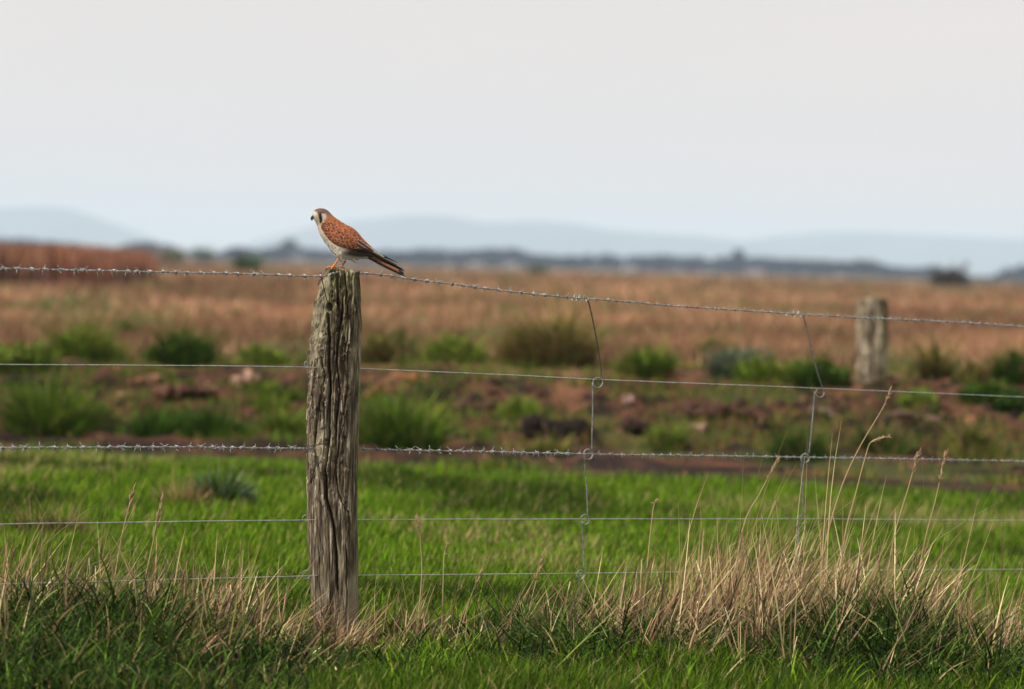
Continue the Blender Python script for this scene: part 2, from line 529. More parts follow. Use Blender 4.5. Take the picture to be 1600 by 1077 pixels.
#      px    depth   n   spx  sd   height
STR = [(-10, 13.5, 200, 30, .2, .40), (50, 13.5, 230, 35, .2, .34), (110, 13.5, 150, 40, .2, .32), (200, 13.4, 230, 45, .2, .31), (270, 13.4, 330, 35, .2, .30), (345, 13.5, 380, 35, .18, .30), (400, 13.6, 190, 30, .2, .28),
       (450, 13.8, 90, 22, .12, .24), (505, 13.72, 60, 14, .04, .22), (545, 13.74, 70, 15, .04, .24), (590, 14.0, 60, 25, .1, .20),
       (650, 14.1, 190, 26, .1, .24), (720, 14.2, 70, 30, .2, .20), (830, 14.2, 110, 40, .2, .27), (900, 14.1, 220, 35, .2, .30),
       (980, 14.1, 480, 40, .2, .32), (1050, 14.2, 760, 45, .25, .38), (1130, 14.3, 1000, 50, .25, .44), (1200, 14.4, 900, 50, .3, .44), (1280, 14.4, 760, 45, .3, .42),
       (1350, 14.4, 640, 45, .3, .40), (1420, 14.3, 520, 40, .3, .36), (1490, 14.3, 340, 40, .3, .33), (1570, 14.5, 220, 40, .3, .29), (1640, 14.8, 120, 40, .3, .25)]
for px, d, n, spx, sd, h in STR:
    if px < 470:
        straw(px, d, int(n * .42), spx, sd, h * .95, lean=.22, wd=.0054); straw(px, 12.85, int(n * .2), spx, .22, h * .85, lean=.25, wd=.005)
        straw(px, d, int(n * .3), spx, sd, h * 1.1, lean=.45)
    else:
        kk = .6 if 1020 < px < 1440 else .85; straw(px, d, int(n * kk), spx * 1.15, sd * 1.5, h); straw(px, d, int(n * .3), spx, sd, h * .75, lean=.35, wd=.0062)
straw(1270, 14.6, 210, 150, .35, .56, lean=.48, wd=.0032, hmin=.6)
straw(1180, 14.5, 60, 30, .2, .60, lean=.38, wd=.0036, hmin=.7)
straw(1480, 14.6, 50, 80, .3, .50, lean=.45, wd=.0034, hmin=.7)
straw(130, 13.7, 60, 90, .2, .46, lean=.5, wd=.0034, hmin=.7)
straw(640, 14.1, 24, 60, .1, .30, lean=.1, wd=.0034, hmin=.7)
straw(900, 14.3, 30, 70, .2, .38, lean=.5, wd=.0034, hmin=.7)
# matted thatch
for px, d, n, spx, sd in [(520, 13.7, 200, 30, .08), (640, 13.9, 260, 40, .1), (1100, 13.9, 800, 90, .2), (1300, 14.1, 600, 100, .2), (1480, 14.1, 300, 60, .2), (300, 13.2, 350, 120, .2), (30, 13.3, 240, 50, .15), (700, 12.9, 120, 300, .3), (1200, 13.0, 90, 250, .3)]:
    straw(px, d, n, spx, sd, .15, lean=.9, bend=(0, 1.2), wd=.005)
for px, d, n, spx, sd in [(1130, 14.3, 900, 130, .3), (1330, 14.4, 900, 120, .3), (980, 14.1, 400, 60, .2), (300, 13.4, 500, 110, .2), (60, 13.5, 300, 60, .2), (1500, 14.4, 300, 60, .3)]:
    straw(px, d, n, spx, sd, .19, lean=.3, bend=(-.6, 1.4), wd=.0065, pal=[(.07, .045, .025), (.12, .075, .04), (.035, .022, .014), (.03, .055, .010), (.20, .13, .08)], w=(3, 3, 3, 4, 1))
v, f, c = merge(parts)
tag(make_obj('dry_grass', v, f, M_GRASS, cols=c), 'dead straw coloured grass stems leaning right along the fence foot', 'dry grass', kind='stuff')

# individual tall stems whose place the photo shows, with seed heads
def stem_obj(pts, head=True, wide=1.0):
    g = Geo()
    d0 = pts[0][2]
    wp = [P(*p) for p in pts]
    q = catmull([tuple(a) for a in wp], 26)
    tube(g, q, np.linspace(.0022, .0010, 26) * wide, 5, col=(.40, .28, .15))
    return g, q


TALL = [[(1288, 860, 14.9), (1312, 770, 14.9), (1340, 705, 14.9), (1378, 640, 14.9), (1390, 612, 14.9)],
        [(1318, 850, 14.8), (1335, 780, 14.8), (1352, 715, 14.8), (1362, 690, 14.8), (1386, 683, 14.8)],
        [(1160, 830, 14.7), (1188, 770, 14.7), (1214, 722, 14.7)],
        [(1395, 850, 14.8), (1420, 760, 14.8), (1434, 710, 14.8)],
        [(1440, 870, 14.8), (1462, 780, 14.8), (1476, 716, 14.8)],
        [(690, 1000, 14.05), (692, 930, 14.05), (694, 870, 14.05), (699, 852, 14.05)],
        [(652, 980, 14.05), (659, 900, 14.05), (657, 850, 14.05), (653, 812, 14.05)],
        [(215, 960, 13.7), (232, 880, 13.7), (252, 786, 13.7)],
        [(180, 900, 13.7), (192, 830, 13.7), (208, 768, 13.7)],
        [(718, 995, 14.1), (733, 940, 14.1), (752, 893, 14.1)],
        [(820, 1010, 14.1), (830, 940, 14.1), (848, 872, 14.1)],
        [(1010, 900, 14.5), (1020, 800, 14.5), (1026, 782, 14.5)]]
DESC = ['tallest seed stem, reaching across the second plain wire before the far post', 'tall seed stem with its tip bent over flat, beside the tallest stem', 'tall pale stem rising just left of the farther wire stay', 'tall pale stem crossing the lower barbed wire right of the bent one',
        'tall pale stem touching the lower barbed wire, farthest right of the tall ones', 'thin stem with a hooked tip standing right of the wooden post', 'thin upright stem nearest the post on its right, ending at the fourth wire', 'long straight stem crossing the fourth wire left of the post',
        'thin dark topped stem rising above the fourth wire, far left of the post', 'short stem leaning right between the post and the nearer wire stay', 'leaning stem crossing the fifth wire before the nearer wire stay', 'stem crossing the fourth wire right of the nearer wire stay']
for k, pts in enumerate(TALL):
    base = P(*pts[0]); bx = np.array(base)
    p0 = list(pts); lo = P(pts[0][0] - (pts[1][0] - pts[0][0]) * .9, pts[0][1] + (pts[0][1] - pts[1][1]) * .9, pts[0][2])
    gzz = float(gz(lo.x, lo.y))
    g = Geo()
    wp = [(lo.x, lo.y, min(lo.z, gzz) - .01)] + [tuple(P(*p)) for p in pts]
    q = catmull(wp, 34)
    root = empty('seeding_grass', wp[0])
    tag(root, DESC[k], 'grass stem', 'tall seeding grass stems', 'thing')
    tube(g, q, np.linspace(.0026, .0011, 34), 5, col=(.42, .30, .17))
    g.build('stem', M_GRASS, root)
    g = Geo()
    for j in range(22):
        i = 33 - int(j * .35); o = q[i]
        e = o + rng.normal(0, .004, 3) + (q[33] - q[30]) * rng.uniform(.3, 1.0)
        tube(g, [o, (o + e) / 2 + rng.normal(0, .001, 3), e], [.0006, .0018, .0004], 4, col=(.36, .24, .14))
    g.build('seed_head', M_GRASS, root)


# ------------------------------------------------------------------ bank vegetation
parts = []
# green cover over parts of the bank and scrape
n = 90000
x, d = scatter(n, 25.8, 36.5, 1.0)
m = fbm(x * .8, d * .55, 0, 71, 4)
keep = (m > .53 - .03 * (x < -.5)) | ((d > 33.8) & (rng.random(n) < .6)) | (rng.random(n) < .2)
keep &= ~((d < 29.6) & (m < .66) & (rng.random(n) < .96))
x, d = x[keep], d[keep]; n = len(x)
c = palette(n, [(.05, .10, .006), (.08, .15, .008), (.025, .05, .005), (.10, .11, .015)], [3, 3, 2, 2])
br = (rng.random(n) < .15 + .3 * (x > .3))[:, None]; c = np.where(br, palette(n, [(.24, .15, .05), (.17, .10, .04), (.20, .17, .03)]), c)
parts.append(blades(base_at(x, d), rng.uniform(.03, .11, n), .009 * rng.uniform(.6, 1.3, n), rng.uniform(-3.1, 3.1, n), rng.uniform(0, .6, n), rng.uniform(0, .9, n), 2, c * .8, c * 1.1))
v, f, c = merge(parts)
tag(make_obj('bank_grass', v, f, M_GRASS, cols=c), 'patchy green grass growing over the reddish earth bank', 'grass', kind='stuff')

# field straw beyond the bank
parts = []
for n, d0, d1, h, wd in [(60000, 34.5, 60, .22, .016), (60000, 55, 110, .28, .035), (40000, 100, 260, .35, .09), (20000, 250, 700, .4, .3)]:
    x, d = scatter(n, d0, d1, 1.5 if d0 < 100 else 6)
    den = fbm(x * .35, d * .12, 0, 81)
    hh = h * rng.uniform(.35, 1.0, n) * (.5 + den)
    pk = sstep(.44, .56, fbm(x * .16, d * .05, 0, 82))[:, None]
    c = palette(n, [(.36, .205, .115), (.27, .14, .075), (.44, .28, .16), (.17, .09, .055)], None, .2) * (1 - pk * .45) * (.75 + .5 * fbm(x * 1.6, d * .7, 0, 86))[:, None]
    gm = (rng.random(n) < .9 * sstep(.57, .64, fbm(x * .7 + 7, d * .25, 0, 83)))[:, None]
    c = np.where(gm, palette(n, [(.13, .13, .05), (.10, .12, .04)]), c)
    parts.append(blades(base_at(x, d), hh, wd * rng.uniform(.6, 1.3, n), rng.uniform(-3.1, 3.1, n), rng.uniform(0, .5, n), rng.uniform(0, .8, n), 2, c * .9, c))
v, f, c = merge(parts)
tag(make_obj('field_straw', v, f, M_GRASS, cols=c), 'pinkish brown dead grass covering the wide flat field', 'dry grass', kind='stuff')

# reed bed, left, in front of the far trees
n = 26000
x = rng.uniform(-24, float(px_to_x(203, 104)), n); d = rng.uniform(99, 112, n)
hh = (.97 + .16 * (fbm(x * .5, d * .2, 0, 91) - .5) * 2) * rng.uniform(.7, 1.04, n) * (1 - .06 * sstep(-9.8, -8.2, x))
c = palette(n, [(.24, .10, .05), (.18, .075, .04), (.29, .135, .07), (.11, .06, .04)], None, .15)
v, f, c = blades(base_at(x, d), hh, .05 * rng.uniform(.6, 1.4, n), rng.uniform(-3.1, 3.1, n), rng.uniform(0, .15, n), rng.uniform(0, .35, n), 3, c * np.array([.5, .55, .75]), c * 1.25, taper=3)
tag(make_obj('reed_bed', v, f, M_GRASS, cols=c), 'tall rusty red reeds standing in a block at the left of the field', 'reeds', kind='stuff')


# ------------------------------------------------------------------ tussocks and bushes
def tussock(px, py, wpx, hpx, label, pal, n=520, name='grass_tussock', cat='grass tussock', group='tussocks along the top of the bank', lo=12.0, stemmy=0.0, wd=.011, leafy=False):
    p, d = ground_hit(px, py, lo)
    s = d / F
    R = wpx * s / 2; Hh = hpx * s * 1.4; n = int(n * 1.9); wd *= 1.15
    root = empty(name, (p.x, p.y, float(gz(p.x, p.y)) - .01))
    tag(root, label, cat, group, 'thing')
    K = 3 + int(R * 14); lx = rng.uniform(-.62, .62, K) * R; ly = rng.uniform(-.5, .5, K) * R; lr = R * rng.uniform(.30, .52, K); lh = rng.uniform(.5, 1.08, K) * (1.05 - .45 * (np.abs(lx) / R) ** 2); lh[0] = 1.05; lx[0] *= .4
    li = rng.choice(K, n, p=lr ** 2 / (lr ** 2).sum())
    q_ = np.sqrt(rng.random(n)); th = rng.uniform(-math.pi, math.pi, n); r = q_ * R * .72
    bx, bd = p.x + lx[li] + lr[li] * q_ * np.cos(th), p.y + ly[li] + lr[li] * q_ * np.sin(th)
    lean = np.abs(rng.normal(0, .42, n)) + .75 * q_
    hh = Hh * lh[li] * rng.uniform(.5, 1.15, n) * (1.1 - .65 * q_ ** 2)
    az = th + rng.normal(0, .5, n)
    c = palette(n, pal, None, .25) * rng.uniform(.7, 1.35, K)[li][:, None]
    base = base_at(bx, bd, -.02)
    lump = (.7 + .6 * fbm(bx * 7, bd * 7, 0, int(px) % 97))
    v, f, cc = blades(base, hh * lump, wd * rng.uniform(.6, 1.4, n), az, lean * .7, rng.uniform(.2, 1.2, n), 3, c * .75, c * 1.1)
    if leafy:
        m_ = int(n * .9); k_ = rng.choice(K, m_, p=lr ** 2 / (lr ** 2).sum())
        u_ = rng.normal(0, 1, (m_, 3)); u_ /= np.linalg.norm(u_, axis=1)[:, None]; u_[:, 2] = np.abs(u_[:, 2]); u_ *= rng.random((m_, 1)) ** .3
        q3 = np.stack([p.x + lx[k_] + u_[:, 0] * lr[k_] * 1.15, p.y + ly[k_] + u_[:, 1] * lr[k_] * 1.15, gz(p.x, p.y) + u_[:, 2] * Hh * lh[k_] * .66], 1)
        a_ = rng.normal(0, 1, (m_, 3)); a_ /= np.linalg.norm(a_, axis=1)[:, None]; b_ = np.cross(a_, rng.normal(0, 1, (m_, 3))); b_ /= np.linalg.norm(b_, axis=1)[:, None]
        s_ = .013 * rng.uniform(.6, 1.5, (m_, 1))
        lv = np.stack([q3 - a_ * s_ * 1.6, q3 + b_ * s_ * .7, q3 + a_ * s_ * 1.6, q3 - b_ * s_ * .7], 1).reshape(-1, 3)
        v, f, cc = merge([(v, f, cc), (lv, np.arange(4 * m_).reshape(m_, 4), np.repeat(palette(m_, pal, None, .25) * rng.uniform(.8, 1.25, K)[k_][:, None], 4, 0))])
    o = make_obj('foliage', v, f, M_LEAF, root, cols=cc)
    if stemmy:
        k = int(n * stemmy)
        c = palette(k, [(.22, .13, .07), (.3, .19, .1)])
        i = rng.choice(n, k)
        v, f, cc = blades(base[i], hh[i] * 1.15, wd * .6 * np.ones(k), az[i], lean[i] * .6, rng.uniform(0, .4, k), 3, c, c)
        make_obj('dead_stems', v, f, M_LEAF, root, cols=cc)
    return root


GR = [(.095, .165, .008), (.055, .10, .008), (.13, .20, .012), (.15, .15, .04)]
DK = [(.022, .048, .005), (.035, .075, .006), (.055, .105, .010)]
OL = [(.12, .115, .02), (.07, .078, .015), (.18, .14, .04)]
GY = [(.10, .13, .085), (.08, .11, .06)]
BR = [(.16, .11, .05), (.12, .09, .04)]
T = [
    (30, 568, 120, 42, 'low green tussock at the left end of the bank top', GR, 600, .1),
    (140, 566, 130, 66, 'broad green tussock with a ragged top, left of the small dark one', GR, 900, .15),
    (200, 534, 34, 32, 'small dark green tussock standing behind the broad ragged one', DK, 300, 0),
    (284, 568, 122, 52, 'wide rounded dark green tussock on the bank, left of the post', DK, 1100, .1),
    (352, 545, 44, 26, 'faint small olive tussock right of the wide rounded dark one', OL, 250, .2),
    (400, 568, 90, 30, 'low green tussock between the rounded dark one and the post', GR, 500, .15),
    (457, 545, 40, 36, 'small brownish tussock standing just left of the wooden post', BR, 250, .4),
    (590, 568, 60, 44, 'olive tussock close to the right side of the wooden post', OL, 400, .2),
    (624, 566, 64, 56, 'upright olive tussock second to the right of the wooden post', DK, 600, .25),
    (710, 570, 118, 54, 'round mid green tussock between the post and the big olive one', GR, 1000, .15),
    (858, 572, 150, 84, 'biggest tussock, olive brown and bushy, left of the nearer wire stay', OL, 1700, .4),
    (1020, 590, 112, 52, 'domed green tussock just right of the nearer wire stay', GR, 1000, .1),
    (1118, 566, 60, 46, 'olive topped tussock standing behind the grey green one', OL, 450, .2),
    (1146, 590, 110, 50, 'grey green tussock right of the domed green one', GY, 800, .1),
    (1190, 598, 80, 42, 'green tussock left of the farther wire stay', GR, 650, .1),
    (1244, 600, 60, 40, 'small green tussock directly behind the farther wire stay', GR, 450, .1),
    (1288, 600, 84, 40, 'dark green tussock at the left foot of the far post', DK, 750, .1),
    (1460, 590, 40, 52, 'narrow olive green tussock right of the far post', OL, 350, .3),
    (1520, 600, 60, 36, 'straw green tussock between the narrow one and the picture edge', OL, 350, .3),
    (1590, 606, 66, 62, 'tall dark green tussock cut off by the right edge', DK, 700, .1),
    (1545, 632, 130, 34, 'low spreading dark green tussock on the bank at far right', DK, 900, 0),
    (1440, 628, 100, 22, 'low mid green tussock right of the foot of the far post', GR, 600, .1),
]
for px, py, w, h, lab, pal, n, st in T: tussock(px, py, w, h, lab, pal, n, stemmy=st * .7, leafy=True)
G2 = 'tussocks on the face of the bank'
T2 = [(70, 680, 170, 78, 'large lush green mound of grass low on the bank at far left', DK + GR, 1800, 0),
      (235, 683, 120, 46, 'dark green mound right of the large lush one on the bank', DK, 1100, 0),
      (335, 686, 110, 44, 'dark green mound nearest the post on its left side', DK, 1000, 0),
      (455, 680, 80, 46, 'green mound partly hidden by the left edge of the post', GR, 700, 0),
      (420, 630, 90, 30, 'bright green tuft high on the bank left of the post', GR, 600, 0),
      (640, 704, 170, 74, 'large dark green mound right of the wooden post', DK + GR, 1900, 0),
      (820, 640, 90, 26, 'yellowish green tuft high on the bank under the biggest tussock', GR, 500, 0),
      (860, 705, 90, 34, 'olive tuft low on the bank left of the nearer wire stay', OL + GR, 500, .2),
      (1060, 706, 90, 38, 'green tuft low on the bank between the two wire stays', GR, 600, .1),
      (1250, 712, 120, 42, 'dark green tuft on the bank behind the farther wire stay', DK, 800, .1),
      (1380, 705, 110, 40, 'dark green tuft on the bank below the far post', DK, 700, .2),
      (1540, 712, 140, 40, 'olive green tuft low on the bank at far right', OL + GR, 700, .2)]
for px, py, w, h, lab, pal, n, st in T2: tussock(px, py, w, h, lab, pal, n, group=G2, stemmy=st, wd=.009)
tussock(350, 795, 100, 46, 'dark grey green weed clump standing alone in the bright pasture', DK + GY, 1300, 'weed_clump', 'weed', None, stemmy=.05, wd=.008)
tussock(280, 800, 80, 54, 'brown stemmed withered weed beside the dark clump in the pasture', BR + OL, 260, 'weed_clump', 'weed', None, stemmy=.9, wd=.006)
tussock(90, 850, 130, 60, 'dull olive withered weed in the pasture at far left', OL + DK, 600, 'weed_clump', 'weed', None, stemmy=.35, wd=.006)
# field bushes
tussock(385, 427, 26, 26, 'small dark green bush in the field, left of the kestrel', DK, 500, 'field_bush', 'bush', 'bushes out in the field', 100, wd=.12)
tussock(320, 410, 22, 24, 'dark bush before the far houses, left of the small green one', DK, 400, 'field_bush', 'bush', 'bushes out in the field', 200, wd=.3)
tussock(268, 412, 40, 20, 'pale olive bush before the dark tree group on the left', OL, 400, 'field_bush', 'bush', 'bushes out in the field', 200, wd=.3)
tussock(1484, 451, 52, 26, 'dark brown rounded bush at the right end of the field', [(.03, .022, .015), (.05, .035, .022)], 900, 'field_bush', 'bush', 'bushes out in the field', 150, wd=.2)
tussock(843, 432, 30, 16, 'faint dark bush in the field right of the kestrel', DK + OL, 300, 'field_bush', 'bush', 'bushes out in the field', 150, wd=.15)
tussock(1350, 452, 36, 14, 'low olive bush in the field behind the far post', OL, 300, 'field_bush', 'bush', 'bushes out in the field', 150, wd=.12)
tussock(695, 482, 40, 22, 'brownish olive tuft in the field right of the post', OL + BR, 300, 'field_bush', 'bush', 'bushes out in the field', 60, wd=.03)
tussock(372, 502, 26, 20, 'small olive tuft in the field left of the post', OL + BR, 300, 'field_bush', 'bush', 'bushes out in the field', 50, wd=.03)

# loose broken soil all over the bank
n = 3600
x, d = scatter(n, 26.0, 35.0, 1.0); q = fbm(x * .9, d * .9, 0, 88); kp = rng.random(n) < .15 + 1.6 * sstep(.4, .65, q) * sstep(28.5, 30.5, d); x, d, q = x[kp], d[kp], q[kp]; n = len(x)
sz = rng.uniform(.006, .030, n) * (.6 + q) * np.where(d < 30, .6, 1)
th, ph = np.meshgrid(np.linspace(0, 2 * math.pi, 6, endpoint=False), np.array([.35, 1.2, 1.9]))
u = np.stack([np.sin(ph) * np.cos(th), np.sin(ph) * np.sin(th), np.cos(ph)], -1).reshape(-1, 3)
V = np.stack([x, d, gz(x, d)], 1)[:, None, :] + u[None] * (sz[:, None, None] * np.array([1.3, 1.2, .8])) * rng.uniform(.6, 1.4, (n, 18, 1))
b6 = np.arange(6); fq = np.concatenate([np.stack([b6 + 6 * k, (b6 + 1) % 6 + 6 * k, (b6 + 1) % 6 + 6 * k + 6, b6 + 6 * k + 6], 1) for k in (0, 1)] + [np.array([[0, 1, 2, 3], [0, 3, 4, 5]])])
Fq = (fq[None] + (np.arange(n) * 18)[:, None, None]).reshape(-1, 4)
c = np.repeat(palette(n, [(.085, .038, .022), (.04, .02, .014), (.15, .07, .04), (.02, .012, .01), (.20, .11, .07)], [4, 5, 1.2, 4, .25], .25), 18, 0)
tag(make_obj('loose_soil', V.reshape(-1, 3), Fq, M_SOIL, cols=c, smooth=False), 'crumbled dark red soil strewn over the face of the bank', 'soil', kind='stuff')

# clods of soil and pale stones on the bank
CL = [(232, 592, 46, 20, (.34, .17, .10), 'wide orange brown clod high on the bank at left'), (390, 586, 50, 22, (.42, .25, .18), 'pinkish clod high on the bank near the post'),
      (318, 612, 34, 16, (.32, .17, .10), 'small tan clod in the bank below the pinkish one'), (640, 590, 60, 20, (.42, .17, .08), 'bright orange clod right of the wooden post'),
      (590, 606, 50, 18, (.28, .11, .06), 'rusty clod at the right edge of the post'), (980, 632, 22, 14, (.45, .28, .24), 'small pale pink stone right of the nearer wire stay'),
      (1092, 668, 24, 16, (.50, .32, .22), 'small pale stone low on the bank between the wire stays'), (1290, 640, 60, 20, (.24, .15, .11), 'grey brown clod under the farther wire stay'),
      (1420, 648, 120, 18, (.22, .13, .10), 'long flat grey pink clod right of the far post'), (880, 668, 120, 44, (.028, .018, .014), 'big black clod left of the nearer wire stay'),  # the big clod is near-black all over
      (990, 664, 60, 28, (.05, .028, .02), 'dark peat clod right of the nearer wire stay'), (270, 606, 70, 26, (.15, .07, .045), 'dark red clod between the two tan ones'),
      (1150, 640, 120, 34, (.12, .06, .045), 'broad dark red clod between the wire stays'), (40, 590, 90, 30, (.035, .022, .02), 'blackish clod on the bank at far left'),
      (740, 632, 110, 38, (.11, .055, .04), 'dark reddish clod under the round green tussock')]
for k, (px, py, w, h, col, lab) in enumerate(CL):
    p, d = ground_hit(px, py + h * .3)
    s = d / F
    g = Geo()
    for j in range(12):
        q = (p.x + rng.normal(0, w * s * .24), p.y + rng.normal(0, .10), float(gz(p.x, p.y)) + rng.uniform(-.3, .12) * h * s)
        ellipsoid(g, q, ((1, 0, 0), (0, 1, 0), (0, 0, 1)), (w * s * rng.uniform(.08, .2), .07, h * s * rng.uniform(.2, .5)), np.array(col) * rng.uniform(.2, .6), 12, 8, 1.3, k * 7 + j)
    o = g.build('soil_clod', M_SOIL, origin=(p.x, p.y, float(gz(p.x, p.y))))
    tag(o, lab, 'stone' if 'stone' in lab else 'soil clod', 'clods of soil on the bank')


# ------------------------------------------------------------------ timber posts
def interp(pts, y):
    a = sorted(pts, key=lambda q: q[1]); return np.interp(y, [q[1] for q in a], [q[0] for q in a])


LEFT = [(512, 420), (507, 428), (502, 442), (497, 458), (491, 490), (486, 530), (483, 560), (482, 620), (481, 700), (481, 760), (483, 840), (487, 920), (492, 980), (495, 1040)]
RIGHT = [(562, 420), (564, 450), (565, 500), (563, 560), (561, 640), (559, 740), (560, 850), (561, 950), (560, 1040)]
CRACK = [([(513, 490), (516, 520), (516, 560), (518, 600), (517, 640), (516, 680), (514, 700), (510, 733), (512, 777), (522, 810), (528, 850), (530, 897), (531, 930)], 1.7, .020),
         ([(493, 498), (499, 548), (508, 584), (504, 620), (497, 652), (493, 682), (493, 730), (485, 760)], 1.3, .014),
         ([(538, 470), (538, 489), (532, 519), (529, 566), (535, 608), (529, 658), (527, 700)], 1.3, .014),
         ([(527, 733), (532, 767), (547, 800), (549, 840)], 1.1, .010),
         ([(547, 540), (547, 566), (545, 614), (535, 667), (530, 720)], 1.0, .010),
         ([(509, 424), (506, 450), (498, 470), (490, 520), (487, 580)], 1.2, .012),
         ([(529, 421), (529, 445), (530, 474), (538, 500)], 1.6, .016),
         ([(541, 421), (544, 450), (543, 480)], 1.3, .012), ([(520, 421), (518, 440), (521, 462)], 1.3, .010), ([(553, 421), (553, 470)], .8, .006),
         ([(500, 860), (503, 920), (508, 990)], .8, .006), ([(543, 850), (545, 930), (543, 1000)], .8, .007), ([(517, 870), (519, 950), (522, 1010)], .7, .006)]
HOLES = [(514, 480, 5.0, .035), (512, 691, 4.5, .03)]


def timber_post(name, left, right, ytop, ybot, d, cracks, holes, top_prof, mat, parent, seed, na=420, nz=520, depth_k=.9, rough=1.0, sq=2.7):
    ys = np.linspace(ytop, ybot, nz)
    xl, xr = interp(left, ys), interp(right, ys)
    ang = np.linspace(0, 2 * math.pi, na, endpoint=False)
    ca, sa = np.cos(ang), np.sin(ang)
    k = (np.abs(ca) ** sq + np.abs(sa) ** sq) ** (-1 / sq)
    ux, uy = ca * k, sa * k                      # superellipse section
    s = d / F
    cx, hw = (xl + xr) / 2, (xr - xl) / 2
    PX = cx[:, None] + hw[:, None] * ux[None, :]
    DEP = (hw[:, None] * depth_k) * uy[None, :]     # pixels; negative is nearer
    PY = np.repeat(ys[:, None], na, 1)
    # grain and checks
    A = ang[None, :] * 1.0; Z = PY / 60.0
    wob = .16 * (fbm(Z * .8, A * 0 + 1.3, 0, seed) - .5) + .16 * (fbm(Z * 1.3, np.cos(A) * 2, np.sin(A) * 2, seed + 40, 3) - .5)
    gx, gy = np.cos(A + wob) * 9, np.sin(A + wob) * 9
    n1 = fbm(gx, gy, Z * .9, seed + 1, 4, .6)
    rid = 1 - np.abs(2 * fbm(gx * .9 + 4, gy * .9, Z * .22, seed + 5, 3) - 1)
    n2 = fbm(np.cos(A) * 1.6 + 3, np.sin(A) * 1.6, Z * .5, seed + 9, 3)
    n3 = fbm(gx * 3, gy * 3, Z * 3.5, seed + 13, 2)
    up = 1 - sstep(640, 900, PY)                  # the upper half is the more broken
    patch = sstep(.42, .6, fbm(PX / 16, PY / 45, 0, seed + 17, 3)); disp = (n1 - .5) * (1.6 + 1.0 * up) + (n2 - .5) * 6 + (n3 - .5) * 2.2 - (ux < .66)[None, :] * sstep(.86, .98, rid) * (.8 + 2.4 * up) * patch + up * 1.9 * (sstep(.50, .53, fbm(A * 3.2 + 2, Z * 1.9, 0, seed + 51, 4)) + sstep(.56, .59, fbm(A * 5.5 + 9, Z * 2.6, 0, seed + 61, 4)) - 1) + 1.8 * (patch - .5) * up
    disp = disp * rough * (1 - .6 * sstep(.6, .75, ux))[None, :]
    front = (uy < .25)[None, :]
    for pts, w, dep in cracks:
        y0, y1 = pts[0][1], pts[-1][1]
        xc = interp(pts, PY) + 1.2 * (fbm(PY / 9.0, 2.2, 0, seed + 3) - .5) * 2
        ends = sstep(y0 - 12, y0 + 14, PY) * (1 - sstep(y1 - 22, y1 + 8, PY))
        disp -= front * ends * (1.5 * dep / s) * np.exp(-((PX - xc) / (w * 1.15)) ** 2)
        disp += front * ends * 1.3 * np.exp(-((PX - xc - w * 2.2) / (w * 1.3)) ** 2)
    for hx, hy, r, dep in holes:
        rr_ = ((PX - hx) / r) ** 2 + ((PY - hy) / (r * 1.2)) ** 2
        disp -= front * (dep / s) * np.exp(-rr_ ** 2)
    # inward along the section normal
    nl = np.sqrt(ux ** 2 + uy ** 2)
    PX2 = PX + disp * (ux / nl)[None, :]
    DEP2 = DEP + disp * (uy / nl)[None, :]
    # broken top
    topy = interp([(b_, a_) for a_, b_ in top_prof], PX2) if False else np.interp(PX2, [a_ for a_, b_ in top_prof], [b_ for a_, b_ in top_prof])
    topy = topy + 2.6 * (fbm(PX2 / 5.0, DEP2 / 5.0, 0, seed + 20) - .5) * 2
    w = np.clip((PY - ytop) / 60.0, 0, 1)
    PY2 = topy * (1 - w) + PY * w + (1 - w) * (PY - ytop)
    ctr, right_v, up_v = np.array(P(float(cx[0]), float(ys[0]), d)), np.array(cr), np.array(cu)
    V = np.empty((nz, na, 3))
    base = np.array(P(0, 0, d)); e1 = (np.array(P(1000, 0, d)) - base) / 1000; e2 = (np.array(P(0, 1000, d)) - base) / 1000
    V[:] = base + PX2[..., None] * e1 + PY2[..., None] * e2 + DEP2[..., None] * np.array([0, s, 0])
    V = V.reshape(-1, 3)
    I = np.arange(nz * na).reshape(nz, na); J = np.roll(I, -1, 1)
    Fq = np.stack([I[:-1].ravel(), I[1:].ravel(), J[1:].ravel(), J[:-1].ravel()], 1).tolist()
    # end grain: rings shrinking to the centre
    ring = V[:na]; cen = ring.mean(0); prev = 0; allV = [V]; n0 = len(V)
    pr = list(range(na))
    for j, kk in enumerate((.85, .65, .4, .15)):
        rv = cen + (ring - cen) * kk
        rv[:, 2] = rv[:, 2] * .5 + cen[2] * .5 + .006 * (fbm(rv[:, 0] * 220, rv[:, 1] * 60, 0, seed + 30) - .5) * 2
        allV.append(rv); cur = list(range(n0, n0 + na)); n0 += na
        for i in range(na): Fq.append([pr[i], pr[(i + 1) % na], cur[(i + 1) % na], cur[i]])
        pr = cur
    Fq.append(pr)
    V = np.vstack(allV)
    return make_obj(name, V, Fq, mat, parent, origin=np.array(P(float(cx[-1]), float(ybot) - 30, d)))


pb = P(524, 1003, D)
fence = empty('wire_fence', (pb.x, pb.y, float(gz(pb.x, pb.y))))
tag(fence, 'six strand farm fence, two strands barbed, strung from one split old timber post', 'fence')
TOPP = [(480, 424), (508, 424), (514, 421), (524, 419.5), (536, 420), (544, 421), (550, 424.5), (556, 425), (564, 425), (590, 426)]
timber_post('post', LEFT, RIGHT, 421, 1040, D, CRACK, HOLES, TOPP, M_WOOD, fence, 3)

